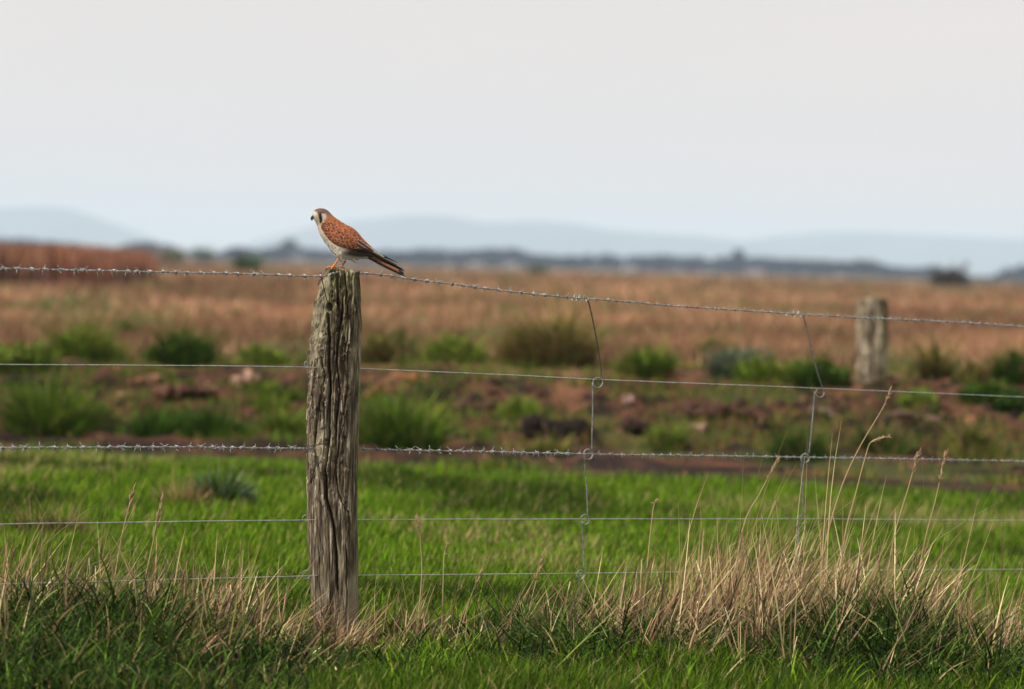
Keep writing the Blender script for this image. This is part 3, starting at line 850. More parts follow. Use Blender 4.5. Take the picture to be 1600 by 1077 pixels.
fpd = ground_hit(1366, 600)[1] + .1
fp = empty('fence_post', tuple(P(1366, 604, fpd)))
tag(fp, 'blurred grey brown timber post standing alone on the bank, far beyond the fence', 'fence post')
timber_post('timber', [(1343, 466), (1341, 520), (1340, 620)], [(1387, 466), (1389, 520), (1388, 620)], 466, 622, fpd, [([(1366, 470), (1364, 540), (1366, 610)], 1.6, .02)], [],
            [(1330, 472), (1352, 466), (1366, 463), (1380, 466), (1390, 469)], M_WOOD2, fp, 8, 80, 90, sq=2.4, rough=.8)

# ------------------------------------------------------------------ wires
def fd(px): return D / (1 - 1.4e-4 * (px - 522))


def wire_pts(pts, step=.005, off=0.0):
    wp = [tuple(P(x, y, fd(x) + off + (p[0] if p else 0))) for x, y, *p in pts]
    L = sum((Vector(wp[i + 1]) - Vector(wp[i])).length for i in range(len(wp) - 1))
    return catmull(wp, max(8, int(L / step)))


def sagged(q, amp=.0016, seed=1):
    """hand-strung wire is never ruler straight"""
    L = np.arange(len(q)) / len(q)
    q = q.copy(); q[:, 2] += amp * (fbm(L * 14, 0.5, 0, seed) - .5) * 2
    return q


TOPW = [(-260, 413), (0, 419), (250, 425), (400, 429), (500, 431.5, -.05), (520, 427, -.07), (545, 423.5, -.03), (563, 427), (600, 430), (640, 436), (700, 443), (800, 456), (890, 465), (960, 470), (1050, 478), (1200, 488),
        (1300, 494), (1400, 499), (1500, 504), (1600, 510), (1850, 524)]
LOWB = [(-260, 700), (0, 700), (250, 699), (470, 701), (520, 701, 0), (562, 702), (750, 706), (918, 710), (1258, 715), (1600, 721), (1850, 726)]


def barb_mesh(i):
    g = Geo()
    rr = random.Random(i)
    n = 26; t = np.linspace(0, 1, n)
    for s in (0, 1):
        ph = s * math.pi + rr.random() * 2
        q = np.stack([(t - .5) * .006 + (s - .5) * .002, .0038 * np.cos(t * 4 * math.pi + ph), .0038 * np.sin(t * 4 * math.pi + ph)], 1)
        tube(g, q, .0013, 5)
        for e in (0, -1):
            dr = q[e] / np.linalg.norm(q[e][1:]); tilt = rr.uniform(-.5, .5)
            tang = np.cross([1, 0, 0], [0, q[e][1], q[e][2]]); tang /= np.linalg.norm(tang)
            v = tang * (1 if e == -1 else -1) * .8 + np.array([tilt, q[e][1] * 120, q[e][2] * 120]); v /= np.linalg.norm(v)
            tube(g, [q[e], q[e] + v * .007, q[e] + v * rr.uniform(.0115, .0155)], [.0010, .0008, .0003], 5)
    return g


BARBS = []


def barbed(pts, seed, skip):
    q = sagged(wire_pts(pts, .004), seed=seed)
    s = np.concatenate([[0], np.cumsum(np.linalg.norm(np.diff(q, axis=0), axis=1))])
    g = Geo()
    for k in (0, 1):
        ph = s / .034 * 2 * math.pi + k * math.pi
        h = q + np.stack([0 * ph, np.cos(ph) * .0014, np.sin(ph) * .0014], 1)
        tube(g, h, .0013, 5)
    w = g.build('barbed_wire', M_WIRE, fence)
    pos = .02
    rr = random.Random(seed)
    while pos < s[-1] - .02:
        i = int(np.searchsorted(s, pos)); p = q[i]
        px = 800 + p[0] / p[1] * F
        if -30 < px < 1630 and not (skip[0] < px < skip[1]):
            if len(BARBS) < 5:
                o = barb_mesh(seed * 10 + len(BARBS)).build('barb', M_BARB)
                BARBS.append(o)
            else:
                o = BARBS[rr.randrange(5)].copy(); COL.objects.link(o)
            o.scale = (1.05,) * 3 if px < 900 else (.82,) * 3; o.parent = w; o.location = Vector(p) - fence.location
            t = q[min(i + 3, len(q) - 1)] - q[max(i - 3, 0)]
            o.rotation_euler = (rr.uniform(0, 6.28), -math.atan2(t[2], math.hypot(t[0], t[1])), math.atan2(t[1], t[0]))
        pos += rr.uniform(.038, .058)
    return w


barbed(TOPW, 3, (500, 548))
barbed(LOWB, 5, (478, 566))
PLAIN = [[(-260, 567), (0, 569.5), (300, 571.5), (480, 574), (520, 576), (563, 576), (750, 584), (935, 593), (1285, 607), (1600, 620.5), (1850, 631)],
         [(-260, 824), (0, 819), (240, 815.5), (480, 812.5), (520, 812), (563, 812), (914, 811), (1256, 811), (1600, 813), (1850, 815)],
         [(-260, 918), (0, 912.5), (240, 906), (480, 900), (520, 899), (563, 899), (907, 896), (1240, 892), (1600, 889.5), (1850, 888)],
         [(-260, 1015), (0, 1008), (240, 1001), (480, 994), (520, 992), (563, 989), (907, 981), (1240, 973), (1600, 962), (1850, 955)]]
PL = []
for k, pts in enumerate(PLAIN):
    g = Geo(); tube(g, sagged(wire_pts(pts, .012), .0012, 7 + k), .0014, 6); PL.append(g.build('plain_wire', M_PLAIN, fence))


def ring(g, px, py, d, r, turns=1.0, col=(1, 1, 1), rad=.0016, tilt=.25):
    n = int(22 * turns); s = d / F
    q = []
    for i in range(n + 1):
        a = 2 * math.pi * turns * i / n
        p = np.array(P(px + r * math.cos(a) * (1 - .12 * i / n), py + r * 1.05 * math.sin(a), d)); p[1] += .006 * (i / n - .5) * turns + tilt * s * r * math.cos(a)
        q.append(p)
    tube(g, q, rad, 6, col)


# where each strand is tied off against the post
for px, py, r, t in ((480, 569, 4.2, 1.6), (477.5, 810, 4.6, 2.1), (478.5, 898, 6.2, 2.2), (482, 988, 5, 2.0)):
    g = Geo(); ring(g, px, py, 13.985, r, t); g.build('wire_knot', M_STAY, fence)


def tie(name, pts, rad):
    g = Geo(); tube(g, catmull([tuple(P(*p)) for p in pts], 30), rad, 6); return g.build(name, M_DARKWIRE, fence)


tie('tie_wire', [(500, 431, 13.92), (503, 436, 13.915), (507, 455, 13.915), (511, 470, 13.918), (514, 481, 13.95)], .0016)
tie('tie_wire', [(498, 429, 13.93), (502, 427, 13.92), (505, 434, 13.92), (500, 438, 13.93), (497, 446, 13.93)], .0014)
tie('tie_wire', [(455, 702, 13.93), (464, 699, 13.925), (475, 701, 13.92), (486, 697, 13.915), (498, 695, 13.915), (508, 693, 13.918), (513, 690, 13.95)], .0017)
tie('tie_wire', [(466, 704, 13.93), (472, 708, 13.925), (479, 706, 13.925), (481, 698, 13.925), (476, 694, 13.93)], .0015)


def stay(segs, knots, rad=.0021):
    st = empty('wire_stay', tuple(np.array(P(*segs[0][0])) * 0)); st.parent = fence
    q0 = P(*segs[-1][-1]); st.location = Vector(q0) - fence.location
    for i, sg in enumerate(segs):
        g = Geo(); tube(g, catmull([tuple(P(*p)) for p in sg], 26), rad, 6)
        g.build('strand', M_DARKWIRE if (i == 0 and segs[0][0][0] < 1000) else M_STAY, st)
    for (px, py, r, t) in knots:
        g = Geo(); ring(g, px, py, fd(px) - .004, r, t); g.build('knot', M_STAY, st)
    return st


def sd(pts): return [(x, y, fd(x) - .006) for x, y in pts]


stay([sd([(912, 467), (917, 466), (919, 470), (924, 490), (931, 525), (937, 560), (939, 580), (938, 598)]),
      sd([(926, 598), (926, 640), (925, 680), (925, 703)]), sd([(913, 708), (914, 730), (917, 770), (918, 806)]), sd([(910, 815), (911, 850), (912, 892)]), sd([(903, 900), (905, 915), (907, 935), (906, 965)])],
     [(934, 598, 7.6, 2.1), (919, 710, 7.6, 2.1), (914, 812, 7.2, 2.1), (907, 898, 6.5, 2.0)])
stay([sd([(1250, 491), (1254, 491), (1257, 500), (1268, 545), (1278, 585), (1286, 608)]),
      sd([(1273, 612), (1270, 650), (1264, 710)]), sd([(1252, 716), (1253, 750), (1256, 806)]), sd([(1249, 816), (1247, 850), (1245, 885)]), sd([(1238, 892), (1237, 920), (1236, 950)])],
     [(1281, 614, 6.8, 2.0), (1258, 716, 6.5, 2.1), (1252, 812, 6.5, 2.0), (1240, 890, 6.0, 2.0)])
# wraps that bind each stay to the top strand
for cx, cy in ((905, 466), (1240, 490.5)):
    g = Geo(); n = 60; t = np.linspace(0, 1, n); q = []
    for i in range(n):
        a = t[i] * 2 * math.pi * 3.5; p = np.array(P(cx - 12 + 26 * t[i], cy - 1 + 1.8 * t[i] + 4.4 * math.sin(a), fd(cx))); p[1] += .007 * math.cos(a); q.append(p)
    tube(g, q, .0015, 5); g.build('binding', M_WIRE, fence)


# ------------------------------------------------------------------ the kestrel
BD = 13.985


def ZB(v):
    """bird drawing space (x right, y down, z away; 6.667 units a photo pixel) -> place"""
    v = np.asarray(v, float).reshape(-1, 3)
    s = BD / F / 6.667
    o = np.array(P(440, 290, BD)); e1 = (np.array(P(1440, 290, BD)) - o) / 6667; e2 = (np.array(P(440, 1290, BD)) - o) / 6667
    return o + v[:, :1] * e1 + v[:, 1:2] * e2 + v[:, 2:] * np.array([0, s, 0])


ST = [((320, 306), (326, 338), 7, -14), ((322, 286), (334, 350), 22, -12), ((334, 264), (345, 364), 36, -9), ((358, 247), (354, 382), 50, -6), ((395, 237), (362, 400), 60, -3), ((440, 240), (370, 422), 64, 0),
      ((486, 264), (378, 446), 64, 0), ((540, 318), (390, 486), 74, 0), ((600, 362), (408, 530), 90, 0), ((665, 402), (440, 582), 102, 0),
      ((735, 436), (482, 636), 108, 0), ((792, 484), (530, 700), 104, 0), ((840, 542), (590, 752), 92, 0), ((890, 594), (680, 772), 74, 0),
      ((940, 638), (780, 774), 54, 0), ((990, 676), (872, 762), 36, 0), ((1040, 712), (940, 782), 22, 0), ((1075, 742), (1000, 800), 12, 0)]
arr = np.array([[*t, *b, w, o] for t, b, w, o in ST], float)
NR, NA = 150, 72
A_ = catmull(arr, NR)
ang = np.linspace(0, 2 * math.pi, NA, endpoint=False)
BV = np.zeros((NR, NA, 3))
for i in range(NR):
    t, b, w, o = A_[i, :2], A_[i, 2:4], max(2.0, A_[i, 4]), A_[i, 5]
    c = (t + b) / 2; h = (t - b) / 2
    k = np.cos(ang)
    BV[i, :, :2] = c + h * k[:, None]
    BV[i, :, 2] = o + w * np.sin(ang) * (1 + .10 * (-k))      # fuller underneath
rel = (1 - np.cos(ang)) / 2                                    # 0 on the back, 1 on the belly
BV += (fbm(BV[..., 0] / 22, BV[..., 1] / 22, BV[..., 2] / 22, 5, 3)[..., None] - .5) * 5
I = np.arange(NR * NA).reshape(NR, NA); J = np.roll(I, -1, 1)
BF = np.stack([I[:-1].ravel(), I[1:].ravel(), J[1:].ravel(), J[:-1].ravel()], 1).tolist()
BF.append(list(range(NA))); BF.append([(NR - 1) * NA + k for k in range(NA - 1, -1, -1)])
bvh = BVHTree.FromPolygons([tuple(a) for a in BV.reshape(-1, 3)], BF)


def depth_at(x, y, default=-10.0):
    h = bvh.ray_cast(Vector((float(x), float(y), -400)), Vector((0, 0, 1)))
    return h[0].z if h[0] is not None else default


def seg_dist(x, y, pts):
    d = np.full(np.shape(x), 1e9)
    for (x0, y0), (x1, y1) in zip(pts[:-1], pts[1:]):
        vx, vy = x1 - x0, y1 - y0
        t = np.clip(((x - x0) * vx + (y - y0) * vy) / (vx * vx + vy * vy), 0, 1)
        d = np.minimum(d, np.hypot(x - x0 - t * vx, y - y0 - t * vy))
    return d


RUF = np.array([.255, .088, .038]); CREAM = np.array([.44, .35, .25]); WHITE = np.array([.64, .58, .48]); DARK = np.array([.018, .012, .010])
CROWN = np.array([.12, .062, .05]); GREY = np.array([.42, .40, .37])


def body_colour(v):
    x, y, z = v[:, 0], v[:, 1], v[:, 2]
    n = len(x); nz = fbm(x / 9, y / 9, z / 9, 77, 3)
    r = np.tile(rel[None, :], (NR, 1)).ravel()
    st = np.repeat(np.linspace(0, len(ST) - 1, NR), NA)
    c = np.tile(CREAM, (n, 1))
    def put(col, m):
        nonlocal c
        c = c + (np.asarray(col) - c) * np.clip(m, 0, 1)[:, None]
    # back, mantle and rump
    put(RUF, sstep(.56, .46, r + .0 * nz) * sstep(5.6, 6.6, st))
    put(WHITE, sstep(.62, .80, r) * sstep(8.5, 10.5, st))
    streak = sstep(.60, .70, fbm(x / 26 + y / 40, (x - y * .55) / 5.0, z / 6, 78, 3))
    put((.28, .14, .08), streak * .95 * sstep(.50, .6, r) * (1 - sstep(.86, .95, r)) * sstep(6, 7.5, st) * (1 - sstep(11, 12, st)))
    put((.50, .24, .14), sstep(6.0, 6.9, st) * (1 - sstep(8.6, 10.4, st)) * sstep(.50, .58, r) * (1 - sstep(.68, .82, r)) * .5)
    put(GREY * .55, sstep(13.0, 14.2, st) * sstep(.55, .4, r))
    put((.33, .29, .235), (1 - sstep(3.6, 5.4, st)) * .9)
    # crown and nape
    head = 1 - sstep(5.8, 6.8, st)
    cl = np.interp(x, [310, 345, 380, 420, 460, 500, 540], [268, 270, 280, 284, 292, 330, 390])
    crown = sstep(6, -4, y - cl) * head
    put(CROWN, crown * sstep(326, 352, x))
    put(DARK * 2, crown * sstep(.56, .66, fbm(x / 18, y / 3.5, z / 4, 79, 2)) * .7 * sstep(340, 360, x))
    put(CROWN * 1.1, sstep(474, 492, x + (y - 300) * .28) * head * (1 - sstep(420, 470, y)))
    # cheek, brow and moustache
    put((.17, .11, .07), sstep(.5, .68, fbm(x / 5, y / 12, z / 5, 87, 3)) * .6 * (1 - sstep(4.5, 6.5, st)))
    put((.40, .375, .34), np.exp(-(((x - 452) / 26) ** 2 + ((y - 330) / 36) ** 2) ** 2) * head)
    put((.40, .35, .27), np.exp(-(((x - 345) / 24) ** 2 + ((y - 292) / 24) ** 2) ** 2) * .9)
    put(DARK, sstep(21, 12, seg_dist(x, y, [(402, 300), (408, 330), (413, 360), (414, 382)])) * head)
    put(DARK, sstep(9, 5, seg_dist(x, y, [(380, 288), (402, 284), (430, 286)])) * .85)
    put(DARK * 3, sstep(7, 3, seg_dist(x, y, [(430, 286), (462, 300), (476, 322)])) * .5)
    put((.30, .27, .20), sstep(9, 4, seg_dist(x, y, [(362, 322), (384, 336)])) * .55)
    # shade under the folded wing, painted into the flank colour behind the thighs
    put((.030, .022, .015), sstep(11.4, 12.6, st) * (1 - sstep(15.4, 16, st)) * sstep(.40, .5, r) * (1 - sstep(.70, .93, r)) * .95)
    return c * (.62 + .76 * nz)[:, None]


bird = Geo()
flat = BV.reshape(-1, 3)
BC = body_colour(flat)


def addz(v, f, c): bird.add(ZB(v), f, c)


# mantle spots on the uncovered back
sp = [(560, 372), (604, 398), (640, 392), (648, 428), (694, 430), (690, 466), (730, 462), (762, 492), (800, 530), (780, 470), (838, 590), (600, 372), (822, 556)]
for sx, sy in sp:
    dd = ((flat[:, 0] - sx) / 9) ** 2 + ((flat[:, 1] - sy) / 8) ** 2
    BC = BC + (DARK * 1.6 - BC) * (np.exp(-dd ** 2) * .95)[:, None]
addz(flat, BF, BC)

# folded wings
WT = catmull([(424, 392), (470, 378), (530, 384), (600, 408), (680, 446), (760, 500), (826, 556), (880, 596), (920, 622), (942, 650)], 200)
WB = catmull([(408, 418), (424, 462), (462, 520), (516, 580), (580, 622), (650, 644), (720, 660), (800, 662), (880, 690), (944, 696)], 200)
nv = 84
tv = np.linspace(0, 1, nv)
GXY = WT[:, None, :] * (1 - tv)[None, :, None] + WB[:, None, :] * tv[None, :, None]
DEPTH = np.zeros(GXY.shape[:2])
for i in range(0, 200):
    for j in range(0, nv):
        DEPTH[i, j] = depth_at(GXY[i, j, 0], GXY[i, j, 1], np.nan)
m = np.isnan(DEPTH)
if m.any():
    rows = np.nanmax(DEPTH, axis=1)
    for i in range(200):
        bad = np.isnan(DEPTH[i])
        if bad.all(): DEPTH[i] = -12
        elif bad.any(): DEPTH[i][bad] = np.interp(np.where(bad)[0], np.where(~bad)[0], DEPTH[i][~bad])
for _ in range(14):
    DEPTH[1:-1] = (DEPTH[:-2] + 2 * DEPTH[1:-1] + DEPTH[2:]) / 4
    DEPTH[:, 1:-1] = (DEPTH[:, :-2] + 2 * DEPTH[:, 1:-1] + DEPTH[:, 2:]) / 4
uu = np.linspace(0, 1, 200)[:, None]; vv = tv[None, :]
edge = np.minimum(np.minimum(uu * 9, (1 - uu) * 6), np.minimum(vv * 5, (1 - vv) * 4)); edge = np.clip(edge, 0, 1) ** .5
scal = fbm(GXY[..., 0] / 30, GXY[..., 1] / 22, 0, 90, 2)
thick = 3 + 9 * edge + 4 * (scal - .5)
X, Y = GXY[..., 0], GXY[..., 1]
wc = np.tile(RUF, (200, nv, 1)) * (.55 + .9 * fbm(X / 16, Y / 16, 0, 92, 3))[..., None]
rr_ = random.Random(4)
spots = []
for row in range(9):
    v0 = .08 + row * .105
    k = 0
    u0 = .07 + .03 * (row % 2)
    while u0 < .86:
        spots.append((u0 + rr_.uniform(-.012, .012), v0 + rr_.uniform(-.03, .03), rr_.uniform(.75, 1.25))); u0 += .072
for u0, v0, sc_ in spots:
    i0, j0 = min(199, max(0, int(u0 * 199))), min(nv - 1, max(0, int(v0 * (nv - 1))))
    sx, sy = GXY[i0, j0]
    ca, sa = math.cos(.62), math.sin(.62)
    a = (X - sx) * ca + (Y - sy) * sa; b_ = -(X - sx) * sa + (Y - sy) * ca
    dd = (a / (10.0 * sc_)) ** 2 + (b_ / (7.6 * sc_)) ** 2
    wc += (DARK * 1.5 - wc) * (np.exp(-dd ** 2) * .96)[..., None]
cu_, cv_ = uu * 11 + 0 * vv, vv * 7 + .5 * (np.floor(uu * 11) % 2)
fu, fv = cu_ - np.floor(cu_), cv_ - np.floor(cv_) - .5
sc_e = np.hypot((fu - .25) * 1.0, fv * 1.1)
wc *= (1 + .35 * np.exp(-((sc_e - .62) / .07) ** 2) * sstep(.15, .5, uu) - .22 * np.exp(-((sc_e - .76) / .07) ** 2))[..., None]
for pts, w_, k_ in [([(832, 610), (826, 634), (800, 648), (762, 656)], 2.6, .65), ([(938, 640), (946, 680), (930, 692), (890, 676), (850, 652)], 2.6, .7), ([(800, 560), (846, 604), (890, 618)], 2.5, .6),
                    ([(700, 560), (716, 584), (700, 604)], 2, .3), ([(640, 520), (654, 548), (640, 566)], 2, .3), ([(720, 510), (770, 560), (812, 596)], 2, .35), ([(560, 540), (600, 590), (660, 610)], 2, .3)]:
    wc += (np.array([.78, .62, .46]) - wc) * (sstep(w_ + 1.6, w_ - 1.6, seg_dist(X, Y, pts)) * k_)[..., None]
for pts, w_ in [([(846, 612), (880, 640), (936, 664)], 6), ([(832, 640), (870, 666), (900, 680)], 5), ([(800, 570), (840, 600)], 4), ([(486, 384), (540, 410), (580, 440)], 3)]:
    wc += (DARK * 2 - wc) * (sstep(w_ + 2, w_ - 2, seg_dist(X, Y, pts)) * .7)[..., None]
wc += (np.array([.12, .05, .03]) - wc) * (sstep(.93, 1.0, vv + 0 * uu) * .6)[..., None]
for side in (-1, 1):
    Z1 = np.abs(DEPTH) + thick; Z0 = np.abs(DEPTH) - 6
    a1 = np.stack([X, Y, side * Z1], -1).reshape(-1, 3); a0 = np.stack([X, Y, side * Z0], -1).reshape(-1, 3)
    nI = 200 * nv; I = np.arange(nI).reshape(200, nv)
    f1 = np.stack([I[:-1, :-1].ravel(), I[1:, :-1].ravel(), I[1:, 1:].ravel(), I[:-1, 1:].ravel()], 1)
    fcs = f1.tolist() + (f1[:, ::-1] + nI).tolist()
    loop = list(I[0, :]) + list(I[1:, -1]) + list(I[-1, -2::-1]) + list(I[-2:0:-1, 0])
    for k in range(len(loop)):
        p_, q_ = int(loop[k]), int(loop[(k + 1) % len(loop)]); fcs.append([p_, q_, q_ + nI, p_ + nI])
    cc = wc.reshape(-1, 3)
    addz(np.vstack([a1, a0]), fcs, np.vstack([cc, cc * .8]))


def feather(b0, t0, w0, z0, z1, colf, curve=0.0, tilt=.35, wt=.5, thick=2.2):
    n = 30; t = np.linspace(0, 1, n)
    b0, t0 = np.array(b0, float), np.array(t0, float); ax = t0 - b0; L = np.hypot(*ax); ax /= L; nm = np.array([-ax[1], ax[0]])
    V, C, Fc = [], [], []
    for i in range(n):
        w = w0 * min(1.0, .55 + 1.2 * t[i]) * (1 - (1 - wt) * t[i]) * math.sqrt(max(.0, 1 - max(0, (t[i] - .86) / .14) ** 2) + .01)
        c = b0 + (t0 - b0) * t[i] + nm * curve * math.sin(math.pi * t[i]); z = z0 + (z1 - z0) * t[i]
        for q, th in ((-1, 0), (-.5, -1), (0, -1.3), (.5, -1), (1, 0), (.5, .8), (0, 1), (-.5, .8)):
            p = c + nm * w * q
            V.append((p[0], p[1], z + q * w * tilt + th * thick)); C.append(colf(t[i], q))
    for i in range(n - 1):
        for k in range(8):
            k2 = (k + 1) % 8; Fc.append([i * 8 + k, (i + 1) * 8 + k, (i + 1) * 8 + k2, i * 8 + k2])
    Fc.append(list(range(8))); Fc.append([(n - 1) * 8 + k for k in range(7, -1, -1)])
    addz(V, Fc, C)


def blk(t, q): return DARK * (1.4 + .8 * abs(q)) + np.array([.02, .014, .01]) * t
def blk_edge(t, q): return np.array([.30, .22, .17]) if q > .9 and t > .25 else DARK * 1.5
def ruf_tail(t, q):
    c = np.array([.27, .11, .06]) * (.9 + .2 * math.sin(q * 5))
    if t > .86: c = DARK
    if t > .975: c = WHITE * .8
    if q > .9: c = np.array([.75, .62, .5])
    return c
def dark_tail(t, q):
    return (DARK * 2 if t < .96 else np.array([.3, .2, .15])) if q < .9 else np.array([.40, .30, .24])


for sd_ in (-1, 1):                      # primaries: near wing and far wing
    k = 44 if sd_ < 0 else 30
    sh = (0, 0) if sd_ < 0 else (44, -26)
    for b0, t0, w, c in [((756, 652), (1016, 742), 18, 6), ((784, 658), (1070, 764), 19, 5), ((806, 660), (1110, 780), 18, 4), ((826, 658), (1160, 806), 17, 3), ((842, 652), (1200, 826), 15, 2), ((856, 646), (1236, 856), 13, 0)]:
        if sd_ > 0:
            t0 = {1016: (1040, 706), 1070: (1086, 734), 1110: (1126, 758), 1160: (1160, 776), 1200: (1190, 794), 1236: (1212, 805)}[t0[0]]
            b0 = (b0[0] + 50, b0[1] + 4); w *= .62
        feather(b0, t0, w, sd_ * (k + 38), sd_ * 12, blk_edge if w > 16 else blk, c, .2 * sd_)
# tertials over the base of the primaries
for b0, t0, w in [((800, 570), (962, 690), 20), ((780, 600), (930, 694), 20)]:
    feather(b0, t0, w, -98, -58, lambda t, q: (np.array([.40, .29, .21]) if abs(q) > .85 or t > .95 else DARK * 2.5 + RUF * .35 * (1 - t)), 4, .2, .8)
# tail
for i, (b0, t0, w, z0, z1, cf) in enumerate([((880, 700), (1282, 884), 17, -8, -6, dark_tail), ((880, 706), (1262, 900), 19, -12, -12, dark_tail), ((880, 714), (1276, 916), 21, -16, -18, ruf_tail), ((876, 722), (1286, 934), 21, -20, -24, ruf_tail),
                                             ((874, 732), (1290, 944), 16, -24, -30, dark_tail), ((880, 702), (1278, 890), 17, 8, 10, dark_tail), ((880, 716), (1282, 926), 20, 12, 16, ruf_tail), ((876, 730), (1284, 942), 16, 16, 24, ruf_tail)]):
    feather(b0, t0, w, z0, z1, cf, 5, .5, .62)
# thighs and under-tail tuft
for side in (-1, 1):
    dx, dy = (0, 0) if side < 0 else (66, 34)
    pts = catmull([(610 + dx, 630, side * 34), (618 + dx, 690, side * 34), (610 + dx, 728, side * 34), (600 + dx * .95, 756 + dy * .5, side * 36)], 16)
    g2 = Geo(); tube(g2, pts, np.interp(np.linspace(0, 1, 16), [0, .3, .6, .85, 1], [40, 50, 42, 25, 11]), 20)
    vv_ = np.vstack(g2.v); cw = WHITE * (.86 + .24 * fbm(vv_[:, 0] / 8, vv_[:, 1] / 16, vv_[:, 2] / 8, 95)[:, None])
    addz(vv_, g2.f, cw)
for k in range(26):
    a = rng.uniform(-30, 30)
    feather((690 + rng.uniform(-10, 40), 730 + rng.uniform(-8, 8)), (745 + rng.uniform(0, 50), 776 + rng.uniform(-14, 30)), 10, a, a * 1.1, lambda t, q: WHITE * (.9 + .1 * q), 2, .5, .7)
for k in range(60):                      # loose belly and breast plumes break the smooth outline
    t = rng.uniform(0, 1); bx_, by_ = np.array([(410, 500), (470, 590), (540, 680), (590, 735)])[min(3, int(t * 4))] + rng.uniform(-20, 40, 2)
    z = depth_at(bx_, by_, None) if depth_at(bx_, by_, -999) > -900 else None
    if z is None: continue
    feather((bx_, by_), (bx_ + rng.uniform(22, 34), by_ + rng.uniform(34, 48)), 5, z + 1, z - 1, lambda t, q: WHITE * (.80 + .12 * q), 1, .1, .5, 1.4)

# tarsi and feet (all one surface with the body)
ORA = np.array([.58, .19, .035]); ORD = np.array([.40, .13, .03])


def toe(pts, r0, r1, col):
    q = catmull(pts, 18); g2 = Geo(); rad = np.linspace(r0, r1, 18) * (1 + .10 * np.cos(np.linspace(0, 14, 18)))
    tube(g2, q, rad, 10); vv_ = np.vstack(g2.v); addz(vv_, g2.f, np.tile(col, (len(vv_), 1)))
    t_ = (q[-1] - q[-2]) / np.linalg.norm(q[-1] - q[-2])
    cl_ = catmull([q[-1] - t_ * 4, q[-1] + t_ * 12 + np.array([-3, 2, 0]), q[-1] + t_ * 16 + np.array([-3, 18, 0])], 9)
    g2 = Geo(); tube(g2, cl_, np.linspace(r1 * .95, .9, 9), 8); vv_ = np.vstack(g2.v); addz(vv_, g2.f, np.tile(DARK, (len(vv_), 1)))


for fx, fy, fz, topx, topy, topz, col in ((538, 846, -22, 604, 745, -36, ORA), (618, 852, 26, 664, 782, 34, ORD)):
    q = catmull([(topx, topy, topz), ((topx + fx) / 2 + 2, (topy + fy) / 2, (topz + fz) / 2), (fx, fy, fz)], 20)
    g2 = Geo(); tube(g2, q, np.linspace(10, 9, 20) * (1 + .05 * np.cos(np.linspace(0, 30, 20))), 12); vv_ = np.vstack(g2.v)
    addz(vv_, g2.f, np.tile(col, (len(vv_), 1)) * (.85 + .3 * fbm(vv_[:, 0] / 5, vv_[:, 1] / 4, 0, 96)[:, None]))
    g2 = Geo(); ellipsoid(g2, (fx, fy, fz), ((1, 0, 0), (0, 1, 0), (0, 0, 1)), (14, 9, 13), (1, 1, 1), 12, 8); vv_ = np.vstack(g2.v); addz(vv_, g2.f, np.tile(col, (len(vv_), 1)))
    toe([(fx, fy, fz), (fx - 26, fy + 0, fz - 14), (fx - 52, fy + 4, fz - 20), (fx - 66, fy + 16, fz - 22)], 8.5, 6, col)
    toe([(fx, fy, fz), (fx - 24, fy + 2, fz + 8), (fx - 46, fy + 7, fz + 14), (fx - 58, fy + 19, fz + 16)], 8, 5.5, col * .8)
    toe([(fx, fy, fz), (fx - 8, fy + 3, fz - 26), (fx - 14, fy + 12, fz - 44), (fx - 16, fy + 26, fz - 50)], 8, 5.5, col)
    toe([(fx, fy, fz), (fx + 20, fy + 5, fz + 4), (fx + 38, fy + 12, fz + 6)], 8, 6, col * .6)
org = ZB([(580, 860, 0)])[0]
kes = bird.build('kestrel', M_FEATHER, origin=tuple(org))
tag(kes, 'small falcon with black spotted rufous wings and white breast perched on the timber post', 'bird')


def zpart(name, g2, mat, parent):
    V = ZB(np.vstack(g2.v)); return make_obj(name, V, g2.f, mat, parent, cols=np.vstack(g2.c))


g2 = Geo()
q = catmull([(356, 322, -30), (338, 322, -24), (321, 332, -19), (315, 348, -17), (321, 367, -16)], 20)
tube(g2, q, np.interp(np.linspace(0, 1, 20), [0, .3, .6, .85, 1], [18, 18, 15, 10, 1.5]), 14, col=(.035, .033, .036))
g2.c[0][:4 * 14] = (.45, .38, .14)
tube(g2, catmull([(356, 338, -28), (342, 346, -22), (330, 352, -19)], 10), np.linspace(9, 3, 10), 10, col=(.04, .04, .042))
zpart('beak', g2, M_HORN, kes)
for sdd in (-1, 1):
    zz = abs(depth_at(401, 300)); g2 = Geo()
    ellipsoid(g2, (401, 300, sdd * (zz - 5)), ((1, 0, 0), (0, 1, 0), (0, 0, 1)), (14, 14, 10), (1, 1, 1), 20, 14)
    ey = zpart('eye', g2, M_EYE, kes)

# ------------------------------------------------------------------ far distance
# hills
SIL = {'a': (8600, [(-700, 372), (-400, 350), (-150, 326), (0, 322), (60, 320), (110, 324), (170, 344), (230, 366), (300, 392), (380, 430)]),
       'b': (8200, [(330, 400), (370, 384), (430, 366), (520, 346), (600, 337), (650, 333), (700, 335), (760, 344), (830, 342), (900, 347), (960, 357), (1020, 362), (1100, 367), (1180, 377), (1300, 400), (1420, 440)]),
       'c': (8900, [(1040, 420), (1120, 382), (1180, 371), (1250, 363), (1330, 359), (1400, 362), (1500, 367), (1600, 371), (1750, 377), (2000, 380), (2400, 460)])}
mh, nt, b, out = new_mat('hazy_hill_forest')
n = noise_node(nt, .01, 6); r = ramp_node(nt, n.outputs[0], [(.35, (.04, .07, .085)), (.65, (.07, .10, .11))])  # forest tone shifted blue, distance haze put into the colour
nt.links.new(r.outputs[0], b.inputs['Base Color']); b.inputs['Roughness'].default_value = 1
